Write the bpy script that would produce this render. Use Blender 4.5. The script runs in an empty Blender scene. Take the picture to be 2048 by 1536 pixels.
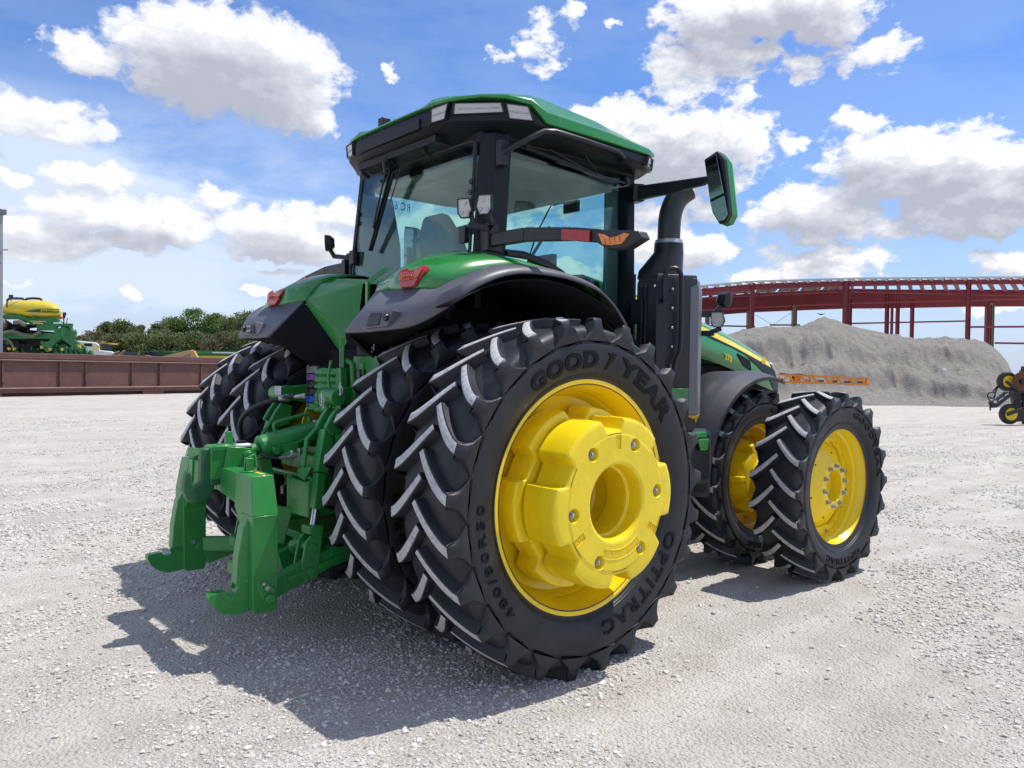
import bpy, bmesh, math, random
import numpy as np
from mathutils import Vector, Matrix
random.seed(7); RNG = np.random.default_rng(7)
SC = bpy.context.scene; COL = SC.collection
PI = math.pi
V = Vector
# ---------------------------------------------------------------- camera
CAM = np.array([4.8779, -3.1216, 1.6725]); FPX = 1556.66
YAW, PIT, ROL = -0.8645, -0.0179, 0.0142
_f = np.array([math.sin(YAW)*math.cos(PIT), math.cos(YAW)*math.cos(PIT), math.sin(PIT)])
_r = np.array([math.cos(YAW), -math.sin(YAW), 0.]); _u = np.cross(_r, _f)
CR = math.cos(ROL)*_r + math.sin(ROL)*_u; CU = -math.sin(ROL)*_r + math.cos(ROL)*_u; CF = _f
def far(px, py, d):
    """point seen in direction (px,py) at real distance d along the view axis; used to survey the distant things"""
    p = CAM + (CR*(px-1024)/FPX - CU*(py-768)/FPX + CF)*d
    return V(p)
def gnd(px, d):
    p = far(px, 768, d); return V((p.x, p.y, 0))
cam = bpy.data.cameras.new('camera'); co = bpy.data.objects.new('camera', cam); COL.objects.link(co)
cam.sensor_width = 36; cam.sensor_fit = 'HORIZONTAL'; cam.lens = 36*FPX/2048; cam.clip_end = 3000; cam.clip_start = .05
M = Matrix(((CR[0], CU[0], -CF[0], CAM[0]), (CR[1], CU[1], -CF[1], CAM[1]), (CR[2], CU[2], -CF[2], CAM[2]), (0, 0, 0, 1)))
co.matrix_world = M; SC.camera = co
# ---------------------------------------------------------------- objects
def tag(o, label=None, cat=None, group=None, kind=None):
    for k, v in (('label', label), ('category', cat), ('group', group), ('kind', kind)):
        if v: o[k] = v
    return o
def empty(name, loc=(0, 0, 0), parent=None):
    o = bpy.data.objects.new(name, None); COL.objects.link(o); o.location = loc
    o.empty_display_size = .1
    if parent: o.parent = parent
    return o
class MB:
    """mesh builder"""
    def __init__(s): s.v = []; s.f = []; s.m = []; s.xf = None
    def add(s, vs, fs, m=0, mir=False):
        n = len(s.v)
        for p in vs:
            p = V(p)
            if s.xf is not None: p = s.xf @ p
            s.v.append((p.x, p.y, p.z))
        for f in fs:
            s.f.append([i+n for i in (reversed(f) if mir else f)]); s.m.append(m)
        return s
    def box(s, c, d, rot=None, m=0):
        hx, hy, hz = d[0]/2, d[1]/2, d[2]/2
        vs = [V((x, y, z)) for x in (-hx, hx) for y in (-hy, hy) for z in (-hz, hz)]
        if rot is not None:
            R = rot if isinstance(rot, Matrix) else Matrix.Rotation(rot, 3, 'Z')
            vs = [R @ v for v in vs]
        vs = [v + V(c) for v in vs]
        return s.add(vs, [(0, 1, 3, 2), (4, 6, 7, 5), (0, 4, 5, 1), (2, 3, 7, 6), (0, 2, 6, 4), (1, 5, 7, 3)], m)
    def bar(s, a, b, w, h, up=(0, 0, 1), m=0, w2=None, h2=None):
        """rectangular bar from a to b; w across, h along up"""
        a, b = V(a), V(b); t = (b-a).normalized(); u = V(up)
        sd = t.cross(u)
        if sd.length < 1e-4: sd = t.cross(V((1, 0, 0)))
        sd.normalize(); u = sd.cross(t)
        w2 = w if w2 is None else w2; h2 = h if h2 is None else h2
        vs = []
        for p, ww, hh in ((a, w, h), (b, w2, h2)):
            vs += [p-sd*ww/2-u*hh/2, p+sd*ww/2-u*hh/2, p+sd*ww/2+u*hh/2, p-sd*ww/2+u*hh/2]
        return s.add(vs, [(3, 2, 1, 0), (4, 5, 6, 7), (0, 1, 5, 4), (1, 2, 6, 5), (2, 3, 7, 6), (3, 0, 4, 7)], m)
    def tube(s, pts, r, n=10, m=0, caps=True):
        pts = [V(p) for p in pts]; k = len(pts)
        rr = r if isinstance(r, (list, tuple)) else [r]*k
        vs = []; prev = None
        for i, p in enumerate(pts):
            t = (pts[min(i+1, k-1)]-pts[max(i-1, 0)]).normalized()
            if prev is None:
                a = t.cross(V((0, 0, 1)))
                if a.length < .05: a = t.cross(V((0, 1, 0)))
                a.normalize()
            else:
                a = prev - t*prev.dot(t); a.normalize()
            prev = a; b = t.cross(a)
            vs += [p+(a*math.cos(2*PI*j/n)+b*math.sin(2*PI*j/n))*rr[i] for j in range(n)]
        fs = [(i*n+j, i*n+(j+1) % n, (i+1)*n+(j+1) % n, (i+1)*n+j) for i in range(k-1) for j in range(n)]
        if caps: fs += [tuple(range(n-1, -1, -1)), tuple((k-1)*n+j for j in range(n))]
        return s.add(vs, fs, m)
    def cyl(s, a, b, r, r2=None, n=20, m=0): return s.tube([a, b], [r, r if r2 is None else r2], n, m)
    def lathe(s, prof, c=(0, 0, 0), n=64, m=0, axis='X', mats=None, closed=False):
        """prof: (axial, radius)"""
        k = len(prof); vs = []
        for (x, r) in prof:
            for j in range(n):
                a = 2*PI*j/n; p = (x, r*math.cos(a), r*math.sin(a))
                if axis == 'Z': p = (r*math.cos(a), r*math.sin(a), x)
                if axis == 'Y': p = (r*math.sin(a), x, r*math.cos(a))
                vs.append(V(p)+V(c))
        n0 = len(s.v)
        s.add(vs, [], m)
        for i in range(k if closed else k-1):
            i2 = (i+1) % k; mm = mats[i] if mats else m
            for j in range(n):
                s.f.append([n0+i*n+j, n0+i*n+(j+1) % n, n0+i2*n+(j+1) % n, n0+i2*n+j]); s.m.append(mm)
        return s
    def prism(s, pts, a, b, plane='yz', m=0):
        """2-D outline extruded from a to b along the remaining axis"""
        def P(p, t):
            return {'yz': (t, p[0], p[1]), 'xz': (p[0], t, p[1]), 'xy': (p[0], p[1], t)}[plane]
        n = len(pts); vs = [P(p, a) for p in pts]+[P(p, b) for p in pts]
        return s.add(vs, [tuple(range(n-1, -1, -1)), tuple(range(n, 2*n))]+[(i, (i+1) % n, n+(i+1) % n, n+i) for i in range(n)], m)
    def slab(s, quad, t, m=0, out=None):
        """polygon (3-D points) given a thickness t along its normal (towards the back)"""
        q = [V(p) for p in quad]; n = (q[1]-q[0]).cross(q[2]-q[0]).normalized(); k = len(q)
        if out is not None:
            if n.dot(V(out)) < 0: n = -n
        vs = q+[p-n*t for p in q]
        return s.add(vs, [tuple(range(k)), tuple(range(2*k-1, k-1, -1))]+[(i, k+i, k+(i+1) % k, (i+1) % k) for i in range(k)], m)
    def loft(s, rings, m=0, closed=False, cap=False, mats=None):
        k = len(rings[0]); vs = [p for r in rings for p in r]; n0 = len(s.v)
        s.add(vs, [], m)
        for i in range(len(rings)-1):
            for j in range(k if closed else k-1):
                s.f.append([n0+i*k+j, n0+i*k+(j+1) % k, n0+(i+1)*k+(j+1) % k, n0+(i+1)*k+j]); s.m.append(mats[i] if mats else m)
        if cap:
            s.f.append([n0+j for j in range(k-1, -1, -1)]); s.m.append(m)
            s.f.append([n0+(len(rings)-1)*k+j for j in range(k)]); s.m.append(mats[-1] if mats else m)
        return s
    def sphere(s, c, r, n=12, m=0, sc=(1, 1, 1)):
        prof = [(-math.cos(PI*i/n)*r*sc[0], max(math.sin(PI*i/n)*r, 1e-4)) for i in range(n+1)]
        return s.lathe(prof, c, 2*n, m)
    def mirror_x(s):
        """keep what is there and add its mirror image across x = 0"""
        n = len(s.v); nf = len(s.f)
        s.v += [(-x, y, z) for x, y, z in s.v[:n]]
        for i in range(nf): s.f.append([j+n for j in reversed(s.f[i])]); s.m.append(s.m[i])
        return s
    def flip_x(s):
        s.v = [(-x, y, z) for x, y, z in s.v]; s.f = [list(reversed(f)) for f in s.f]; return s
    def mesh(s, name, mats):
        me = bpy.data.meshes.new(name); me.from_pydata(s.v, [], s.f)
        for mt in (mats if isinstance(mats, (list, tuple)) else [mats]): me.materials.append(mt)
        me.polygons.foreach_set('material_index', s.m); me.update()
        return me
    def emit(s, name, mats, parent=None, bevel=0, ang=32, solid=0, fixn=True, loc=None, seg=2, wn=False):
        me = s.mesh(name, mats)
        if fixn:
            bm = bmesh.new(); bm.from_mesh(me); bmesh.ops.recalc_face_normals(bm, faces=bm.faces); bm.to_mesh(me); bm.free()
        me.polygons.foreach_set('use_smooth', [True]*len(me.polygons))
        me.set_sharp_from_angle(angle=math.radians(ang)); me.update()
        o = bpy.data.objects.new(name, me); COL.objects.link(o)
        if parent: o.parent = parent
        if loc is not None: o.location = loc
        if solid:
            md = o.modifiers.new('Solidify', 'SOLIDIFY'); md.thickness = solid; md.offset = 0
        if bevel:
            md = o.modifiers.new('Bevel', 'BEVEL'); md.width = bevel; md.segments = seg; md.limit_method = 'ANGLE'; md.angle_limit = math.radians(35)
            md.harden_normals = False
        return o
def sides(fn):
    """run fn(builder, side) for both sides, the left one mirrored"""
    for sd in (1, -1): fn(sd)
# ---------------------------------------------------------------- materials
def new_mat(name):
    m = bpy.data.materials.new(name); m.use_nodes = True
    return m, m.node_tree.nodes, m.node_tree.links, m.node_tree.nodes['Principled BSDF']
def noise(N, L, scale, detail=4, rough=.55, coord='Object', vec=None, dist=0, stretch=None):
    if vec is None:
        tc = N.new('ShaderNodeTexCoord'); vec = tc.outputs[coord]
    if stretch:
        mp = N.new('ShaderNodeMapping'); mp.inputs['Scale'].default_value = stretch; L.new(vec, mp.inputs[0]); vec = mp.outputs[0]
    n = N.new('ShaderNodeTexNoise'); n.inputs['Scale'].default_value = scale; n.inputs['Detail'].default_value = detail
    n.inputs['Roughness'].default_value = rough; n.inputs['Distortion'].default_value = dist
    L.new(vec, n.inputs['Vector']); return n.outputs['Fac']
def ramp(N, L, fac, stops, interp='LINEAR'):
    r = N.new('ShaderNodeValToRGB'); e = r.color_ramp.elements; r.color_ramp.interpolation = interp
    while len(e) < len(stops): e.new(.5)
    for i, (p, c) in enumerate(stops):
        e[i].position = p; e[i].color = (c if len(c) == 4 else (*c, 1)) if isinstance(c, tuple) else (c, c, c, 1)
    L.new(fac, r.inputs[0]); return r.outputs[0]
def mixc(N, L, fac, a, b, mode='MIX'):
    n = N.new('ShaderNodeMix'); n.data_type = 'RGBA'; n.blend_type = mode
    if isinstance(fac, (int, float)): n.inputs[0].default_value = fac
    else: L.new(fac, n.inputs[0])
    for i, c in ((6, a), (7, b)):
        if isinstance(c, tuple): n.inputs[i].default_value = (*c[:3], 1)
        else: L.new(c, n.inputs[i])
    return n.outputs[2]
def bump(N, L, h, strength, dist, b):
    n = N.new('ShaderNodeBump'); n.inputs['Strength'].default_value = strength; n.inputs['Distance'].default_value = dist
    L.new(h, n.inputs['Height']); L.new(n.outputs[0], b.inputs['Normal']); return n
def paint(name, col, rough=.35, coat=0., metal=0., var=.12, vscale=6, dirt=None, dirtamt=.3, bmp=0, bscale=300, spec=.5):
    m, N, L, b = new_mat(name)
    f = noise(N, L, vscale, 5)
    c0 = tuple(x*(1-var) for x in col); c1 = tuple(min(1, x*(1+var)) for x in col)
    c = ramp(N, L, f, [(.3, c0), (.7, c1)])
    if dirt:
        f2 = noise(N, L, vscale*2.7, 8, .7)
        msk = ramp(N, L, f2, [(.5, 0.), (.8, dirtamt)])
        c = mixc(N, L, msk, c, dirt)
    L.new(c, b.inputs['Base Color'])
    f3 = noise(N, L, vscale*3, 4)
    rr = ramp(N, L, f3, [(.2, max(.03, rough-.06)), (.8, min(1, rough+.08))]); L.new(rr, b.inputs['Roughness'])
    b.inputs['Metallic'].default_value = metal; b.inputs['Coat Weight'].default_value = coat; b.inputs['Coat Roughness'].default_value = .12
    b.inputs['Specular IOR Level'].default_value = spec
    if bmp: bump(N, L, noise(N, L, bscale, 3), bmp, .002, b)
    return m
GREEN = paint('green paint', (.019, .215, .036), .28, .45, dirt=(.12, .16, .10), dirtamt=.10, vscale=2)
GREENC = paint('cast green paint', (.019, .215, .038), .40, .2, dirt=(.10, .13, .09), dirtamt=.22, vscale=5, bmp=.15, bscale=120)
YELLOW = paint('yellow paint', (.90, .66, .008), .32, .35, var=.05, dirt=(.42, .28, .03), dirtamt=.12, vscale=4, bmp=.05, bscale=60)
YCAST = paint('cast yellow paint', (.88, .655, .008), .36, .25, var=.07, dirt=(.35, .25, .05), dirtamt=.22, vscale=7, bmp=.35, bscale=90)
YELLOWD = paint('dark yellow paint', (.42, .27, .006), .5, .0, var=.15)
BLACK = paint('black plastic', (.006, .008, .012), .42, dirt=(.04, .04, .04), dirtamt=.12)
BLACKT = paint('textured black plastic', (.006, .008, .012), .5, bmp=.3, bscale=500, dirt=(.04, .04, .04), dirtamt=.10, spec=.35)
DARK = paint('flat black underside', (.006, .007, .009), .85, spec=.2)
GREYP = paint('dark grey plastic', (.092, .094, .112), .46, var=.07, bmp=.15, bscale=600, dirt=(.16, .15, .15), dirtamt=.18)
GREYB = paint('grey metallic shield', (.13, .13, .145), .38, metal=.35, var=.06)
STEEL = paint('bare steel', (.55, .56, .58), .25, metal=1., var=.1)
ZINC = paint('zinc plated', (.42, .43, .45), .42, metal=.75, var=.2, vscale=20)
LENS = paint('pale lamp lens', (.52, .50, .47), .22, .3, var=.04)
WHITE = paint('white paint', (.72, .73, .74), .35, .2, var=.03)
WHITEM = paint('white lettering', (.6, .6, .6), .5)
RED = paint('red lens', (.34, .004, .010), .22, .25, var=.15, vscale=30)
ORANGE = paint('amber lens', (.72, .20, .012), .2, .6, var=.2, vscale=40)
PURPLE = paint('purple plastic', (.16, .04, .30), .4)
BLUE = paint('blue plastic', (.01, .05, .55), .4)
GREYM = paint('mid grey plastic', (.16, .16, .17), .5)
SEAT = paint('grey seat cloth', (.23, .22, .21), .85, bmp=.3, bscale=200)
HEAD = paint('grey headliner', (.17, .17, .16), .9)
RUBBLK = paint('black rubber hose', (.014, .014, .016), .5)
MIRR = paint('mirror glass', (.28, .30, .31), .04, metal=1., var=.0)
def rubber():
    m, N, L, b = new_mat('tyre rubber')
    f = noise(N, L, 5, 6, .65); c = ramp(N, L, f, [(.25, (.010, .012, .016)), (.55, (.017, .019, .024)), (.85, (.050, .050, .052))])
    L.new(c, b.inputs['Base Color']); f2 = noise(N, L, 9, 5)
    L.new(ramp(N, L, f2, [(.3, .42), (.7, .62)]), b.inputs['Roughness'])
    b.inputs['Specular IOR Level'].default_value = .45
    bump(N, L, noise(N, L, 180, 4), .12, .002, b); return m
def dusty():
    m, N, L, b = new_mat('dusty lug top')
    f = noise(N, L, 38, 8, .7); c = ramp(N, L, f, [(.30, (.06, .06, .065)), (.38, (.36, .36, .37)), (.7, (.58, .58, .59))])
    L.new(c, b.inputs['Base Color']); b.inputs['Roughness'].default_value = .85
    bump(N, L, noise(N, L, 160, 5), .4, .003, b); return m
RUBBER = rubber(); DUSTY = dusty()
LETTER = paint('tyre lettering', (.0035, .004, .006), .6, spec=.25)
def glass(name, tint, rough=.0):
    m, N, L, b = new_mat(name); N.remove(b)
    out = N['Material Output']; tr = N.new('ShaderNodeBsdfTransparent'); tr.inputs[0].default_value = (*tint, 1)
    gl = N.new('ShaderNodeBsdfGlossy'); gl.inputs['Roughness'].default_value = .01; gl.inputs[0].default_value = (.85, .95, .95, 1)
    lw = N.new('ShaderNodeLayerWeight'); lw.inputs[0].default_value = .5
    pw = N.new('ShaderNodeMath'); pw.operation = 'POWER'; L.new(lw.outputs['Facing'], pw.inputs[0]); pw.inputs[1].default_value = 4.0
    fr = N.new('ShaderNodeMath'); fr.operation = 'MULTIPLY_ADD'; L.new(pw.outputs[0], fr.inputs[0]); fr.inputs[1].default_value = .85; fr.inputs[2].default_value = .035
    mx = N.new('ShaderNodeMixShader'); L.new(fr.outputs[0], mx.inputs[0]); L.new(tr.outputs[0], mx.inputs[1]); L.new(gl.outputs[0], mx.inputs[2])
    L.new(mx.outputs[0], out.inputs[0]); return m
GLASS = glass('tinted window glass', (.76, .90, .88))
# ---------------------------------------------------------------- numpy noise
_perm = RNG.permutation(4096)
def vnoise(x, y, s=0):
    xi = np.floor(x).astype(int); yi = np.floor(y).astype(int); xf = x-xi; yf = y-yi
    def h(a, b): return (_perm[(_perm[(a+s*131) % 4096]+b) % 4096])/4095.
    u = xf*xf*(3-2*xf); v = yf*yf*(3-2*yf)
    return (h(xi, yi)*(1-u)+h(xi+1, yi)*u)*(1-v)+(h(xi, yi+1)*(1-u)+h(xi+1, yi+1)*u)*v
def fbm(x, y, o=5, s=0, g=.5):
    t = 0; a = 1; n = 0
    for i in range(o):
        t = t+a*vnoise(x*2**i+17.3*i, y*2**i+9.1*i, s+i); n += a; a *= g
    return t/n
def np_mesh(name, verts, faces, mats, mi=None, smooth=True):
    me = bpy.data.meshes.new(name); nv = len(verts); nf, k = faces.shape
    me.vertices.add(nv); me.vertices.foreach_set('co', verts.astype(np.float32).ravel())
    me.loops.add(nf*k); me.loops.foreach_set('vertex_index', faces.astype(np.int32).ravel())
    me.polygons.add(nf); me.polygons.foreach_set('loop_start', np.arange(0, nf*k, k, dtype=np.int32))
    me.polygons.foreach_set('use_smooth', np.full(nf, smooth))
    for m in mats: me.materials.append(m)
    if mi is not None: me.polygons.foreach_set('material_index', mi.astype(np.int32))
    me.update(calc_edges=True); me.validate(); return me
def text_mesh(txt, bold=.0, ext=.5, spacing=1.0, shear=0):
    """flat text as triangles, x in 0..1 over the whole width, y in 0..1 cap height, z = -ext..ext"""
    cu = bpy.data.curves.new('t', 'FONT'); cu.body = txt; cu.extrude = ext; cu.offset = bold; cu.space_character = spacing; cu.resolution_u = 3; cu.shear = shear
    ob = bpy.data.objects.new('t', cu); COL.objects.link(ob)
    dg = bpy.context.evaluated_depsgraph_get(); me = bpy.data.meshes.new_from_object(ob.evaluated_get(dg))
    vs = np.array([v.co[:] for v in me.vertices]); fs = [list(p.vertices) for p in me.polygons]
    bpy.data.objects.remove(ob); bpy.data.curves.remove(cu); bpy.data.meshes.remove(me)
    vs[:, 0] -= vs[:, 0].min(); w = vs[:, 0].max(); vs[:, 0] /= w; vs[:, 1] -= vs[:, 1].min(); h = vs[:, 1].max(); vs[:, 1] /= h
    return vs, fs, w/h
def text_on(mb, txt, o, ux, uy, height, depth=.002, m=0, bold=.01, spacing=1.0, shear=0, width=None):
    """flat text with lower-left corner o, x direction ux, y direction uy"""
    vs, fs, asp = text_mesh(txt, bold, .5, spacing, shear)
    o = V(o); ux = V(ux).normalized(); uy = V(uy).normalized(); n = ux.cross(uy)
    w = width if width else height*asp
    mb.add([o+ux*(v[0]*w)+uy*(v[1]*height)+n*(v[2]*2*depth) for v in vs], fs, m)
# ================================================================= TRACTOR
T = empty('farm_tractor', (0, 0, 0))
tag(T, 'large green and yellow tractor on dual tyres parked on the white gravel', 'tractor')

def tyre_profile(R, rim, hw, h):
    return [(0, R-h), (.55*hw, R-h-.004), (.82*hw, R-h-.014), (.94*hw, R-h-.036), (.985*hw, R-h-.07), (1.045*hw, R-h-.105), (1.05*hw, rim+(R-rim)*.45), (1.01*hw, rim+(R-rim)*.25),
            (.90*hw, rim+.030), (.82*hw, rim+.004), (.80*hw, rim-.03)]
def make_tyre(R, rim, hw, h, nl, phr, phl, ext, texts, sc=1.0):
    mb = MB(); pr = tyre_profile(R, rim, hw, h)
    full = [(-x, r) for x, r in reversed(pr[1:])]+pr
    # finer profile by smoothing
    pts = np.array(full); P = []
    for i in range(len(pts)-1):
        p0 = pts[max(i-1, 0)]; p1 = pts[i]; p2 = pts[i+1]; p3 = pts[min(i+2, len(pts)-1)]
        for t in np.linspace(0, 1, 4)[:-1]:
            P.append(.5*((2*p1)+(-p0+p2)*t+(2*p0-5*p1+4*p2-p3)*t*t+(-p0+3*p1-3*p2+p3)*t**3))
    P.append(pts[-1]); mb.lathe([tuple(p) for p in P], n=144)
    ph = [p for p in P if p[0] > .3*hw]          # side surface lookup r -> x (outer side)
    rs = np.array([p[1] for p in ph])[::-1]; xs = np.array([p[0] for p in ph])[::-1]
    def side_x(r): return float(np.interp(r, rs, xs))
    for sd, phase in ((1, phr), (-1, phl)):
        for k in range(nl):
            a0 = math.radians(phase+360/nl*k)
            st = []
            for u in np.linspace(0, 1, 9):
                x = -.018*sc+(hw*.985+.018*sc)*u
                al = a0+math.radians(ext)*(1-(1-u)**1.35)
                rb = float(np.interp(x, [p[0] for p in pr[:5]], [p[1] for p in pr[:5]])) if x < pr[4][0] else pr[4][1]
                st.append((x, rb, al, x*1.03, R-.010*u*u, .020*sc+.010*sc*u, .034*sc+.016*sc*u, 1))
            ae = a0+math.radians(ext)
            for dr, xb, xt, wt, wb in ((.010, 1.0, 1.055, .029, .046), (.034, 1.0, 1.078, .030, .050), (.060, 1.01, 1.082, .038, .060), (.082, 1.02, 1.078, .054, .078), (.102, 1.02, 1.070, .078, .098), (.124, 1.02, 1.058, .104, .112), (.150, 1.02, 1.02, .108, .112)):
                rbase = R-.012-dr*sc-.012
                st.append((hw*.90 if dr < .14 else side_x(rbase)*.98, rbase, ae+.002, hw*xt if dr < .14 else side_x(R-.012-dr*sc)-.003, R-.012-dr*sc, wt*sc*(1 if nl > 22 else 1.02), wb*sc*(1 if nl > 22 else 1.02), 0))
            base = [V((s[0], s[1]*math.cos(s[2]), s[1]*math.sin(s[2]))) for s in st]
            top = [V((s[3], s[4]*math.cos(s[2]), s[4]*math.sin(s[2]))) for s in st]
            rings = []
            for i, s in enumerate(st):
                i0, i1 = max(i-1, 0), min(i+1, len(st)-1)
                tg = (top[i1]-top[i0]).normalized(); nn = (top[i]-base[i]).normalized()
                sv = nn.cross(tg).normalized()
                av = V((0, math.sin(s[2]), -math.cos(s[2])))
                if sv.dot(av) < 0: av = -av
                tt = min(max((i-4)/4, 0), 1); sv = (sv*(1-tt)+av*tt).normalized()
                bb = base[i]-nn*.012
                c = .004*sc; wt, wb = s[5], s[6]
                rings.append([bb-sv*wb, top[i]-nn*c*1.3-sv*(wt+c*.8), top[i]-sv*(wt-c), top[i]+sv*(wt-c), top[i]-nn*c*1.3+sv*(wt+c*.8), bb+sv*wb])
            if sd < 0: rings = [[V((-p.x, p.y, p.z)) for p in r] for r in rings]
            n0 = len(mb.v); mb.add([p for r in rings for p in r], [])
            for i in range(len(rings)-1):
                for j in range(5):
                    f = [n0+i*6+j, n0+i*6+j+1, n0+(i+1)*6+j+1, n0+(i+1)*6+j]
                    mb.f.append(f); mb.m.append(1 if (j == 2 and st[i][7] and st[i+1][7]) else 0)
            mb.f.append([n0+j for j in range(6)]); mb.m.append(0)
            mb.f.append([n0+(len(rings)-1)*6+j for j in range(6)]); mb.m.append(0)
    # moulded ring near the rim and raised lettering on the outer side wall
    for rr in (rim+.018, rim+.03):
        mb.lathe([(side_x(rr)-.002, rr-.003), (side_x(rr)+.003, rr), (side_x(rr)-.002, rr+.003)], n=96)
    for (txt, a_s, a_e, rm, hh, bold, sp) in texts:
        vs, fs, asp = text_mesh(txt, bold, .5, sp)
        out = []
        for x, y, z in vs:
            a = math.radians(a_s+(a_e-a_s)*x); r = rm-hh/2+hh*y
            out.append((side_x(r)+.0025+z*.007, r*math.cos(a), r*math.sin(a)))
        mb.add(out, fs, 2)
    return mb
RR, RW = 1.003, .235
FR, FW = .777, .195
reart = make_tyre(RR, .655, RW, .047, 25, 4.6, 11.6, 12.3,
                  [('GOOD', 127, 88, .765, .098, .045, 1.12), ('YEAR', 74, 33, .765, .098, .045, 1.12), ('OPTITRAC', -21, -82, .755, .078, .03, 1.25), ('480/80R50', -136, -183, .785, .052, .02, 1.4)])
# winged shoe between D and Y, modelled as a slanted swept mark
def winged(mb, am, rm, hh, R0):
    pr = tyre_profile(R0, .655, RW, .047); rs = np.array([p[1] for p in pr])[::-1]; xs = np.array([p[0] for p in pr])[::-1]
    for outl in ([(-.24, 0), (-.06, 0), (.12, .40), (.34, .58), (.20, .62), (.42, .78), (.26, .81), (.52, 1.0), (.06, 1.0), (-.26, .92), (-.02, .80), (-.10, .42)],):
        pts = []
        for (u, v) in outl:
            r = rm-hh/2+hh*v; a = math.radians(am)-u*hh/rm
            pts.append((float(np.interp(r, rs, xs)), r*math.cos(a), r*math.sin(a)))
        n = len(pts); f = [(0, 1, 2, 11), (11, 2, 3, 4, 5, 6, 7, 8, 10), (10, 8, 9)]
        top = [(x+.006, y, z) for x, y, z in pts]
        mb.add(pts+top, [tuple(n+i for i in q) for q in f]+[(i, (i+1) % n, n+(i+1) % n, n+i) for i in range(n)], 2)
winged(reart, 81, .765, .098, RR)
frontt = make_tyre(FR, .500, FW, .042, 20, 4.8, 13.8, 13.2,
                   [('GOODYEAR', 78, 4, .60, .052, .03, 1.25), ('OPTITRAC', -64, -118, .60, .048, .02, 1.25)], sc=.86)
TM = [RUBBER, DUSTY, LETTER]
def tmesh(mb, name):
    me = mb.mesh(name, TM)
    bm = bmesh.new(); bm.from_mesh(me); bmesh.ops.recalc_face_normals(bm, faces=bm.faces); bm.to_mesh(me); bm.free()
    me.polygons.foreach_set('use_smooth', [True]*len(me.polygons)); me.set_sharp_from_angle(angle=math.radians(38)); return me
REAR_ME = tmesh(reart, 'tyre'); FRONT_ME = tmesh(frontt, 'tyre')
def flipmesh(me):
    m2 = me.copy()
    bm = bmesh.new(); bm.from_mesh(m2)
    for v in bm.verts: v.co.x = -v.co.x
    bmesh.ops.reverse_faces(bm, faces=bm.faces); bm.to_mesh(m2); bm.free(); m2.set_sharp_from_angle(angle=math.radians(38)); return m2
REAR_MEL = flipmesh(REAR_ME); FRONT_MEL = flipmesh(FRONT_ME)

# weights --------------------------------------------------------
def wr(a, depth=1.0, R=.462):
    """outline radius of the cast weight at angle a in degrees: six notches"""
    d = (a-95) % 60; d = min(d, 60-d)
    t = min(max((11.5-d)/3.6, 0), 1); t = t*t*(3-2*t)
    return R-.062*t*depth-.006*math.cos(math.radians(6*(a-95)))
def weight_mb(x0, x1, R, hole, rake=.0, NB=240):
    mb = MB(); prof = [(x0, -.010), (x0+.012, 0), (x0+(x1-x0)*.52, .0), (x0+(x1-x0)*.53, .004), (x1-.022, rake), (x1-.020, rake-.0005), (x1-.007, rake-.005), (x1-.001, rake-.018), (x1, rake-.024)]
    rings = []
    for (x, dr) in prof:
        rings.append([V((x, (wr(360*i/NB, 1, R)+dr)*math.cos(2*PI*i/NB), (wr(360*i/NB, 1, R)+dr)*math.sin(2*PI*i/NB))) for i in range(NB)])
    def circ(x, r): return [V((x, r*math.cos(2*PI*i/NB), r*math.sin(2*PI*i/NB))) for i in range(NB)]
    rings = [circ(x0, hole)]+rings
    if x1 > .3: rings += [circ(x1, .372), circ(x1, .368), circ(x1+.003, .362), circ(x1+.003, .357)]
    rings += [circ(x1+.001, hole+.022), circ(x1+.001, hole+.02), circ(x1-.006, hole+.006), circ(x1-.02, hole), circ(x1-.09, hole-.004), circ(x1-.10, hole-.018), circ(x0, hole-.018)]
    mb.loft(rings, closed=True); return mb
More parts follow.
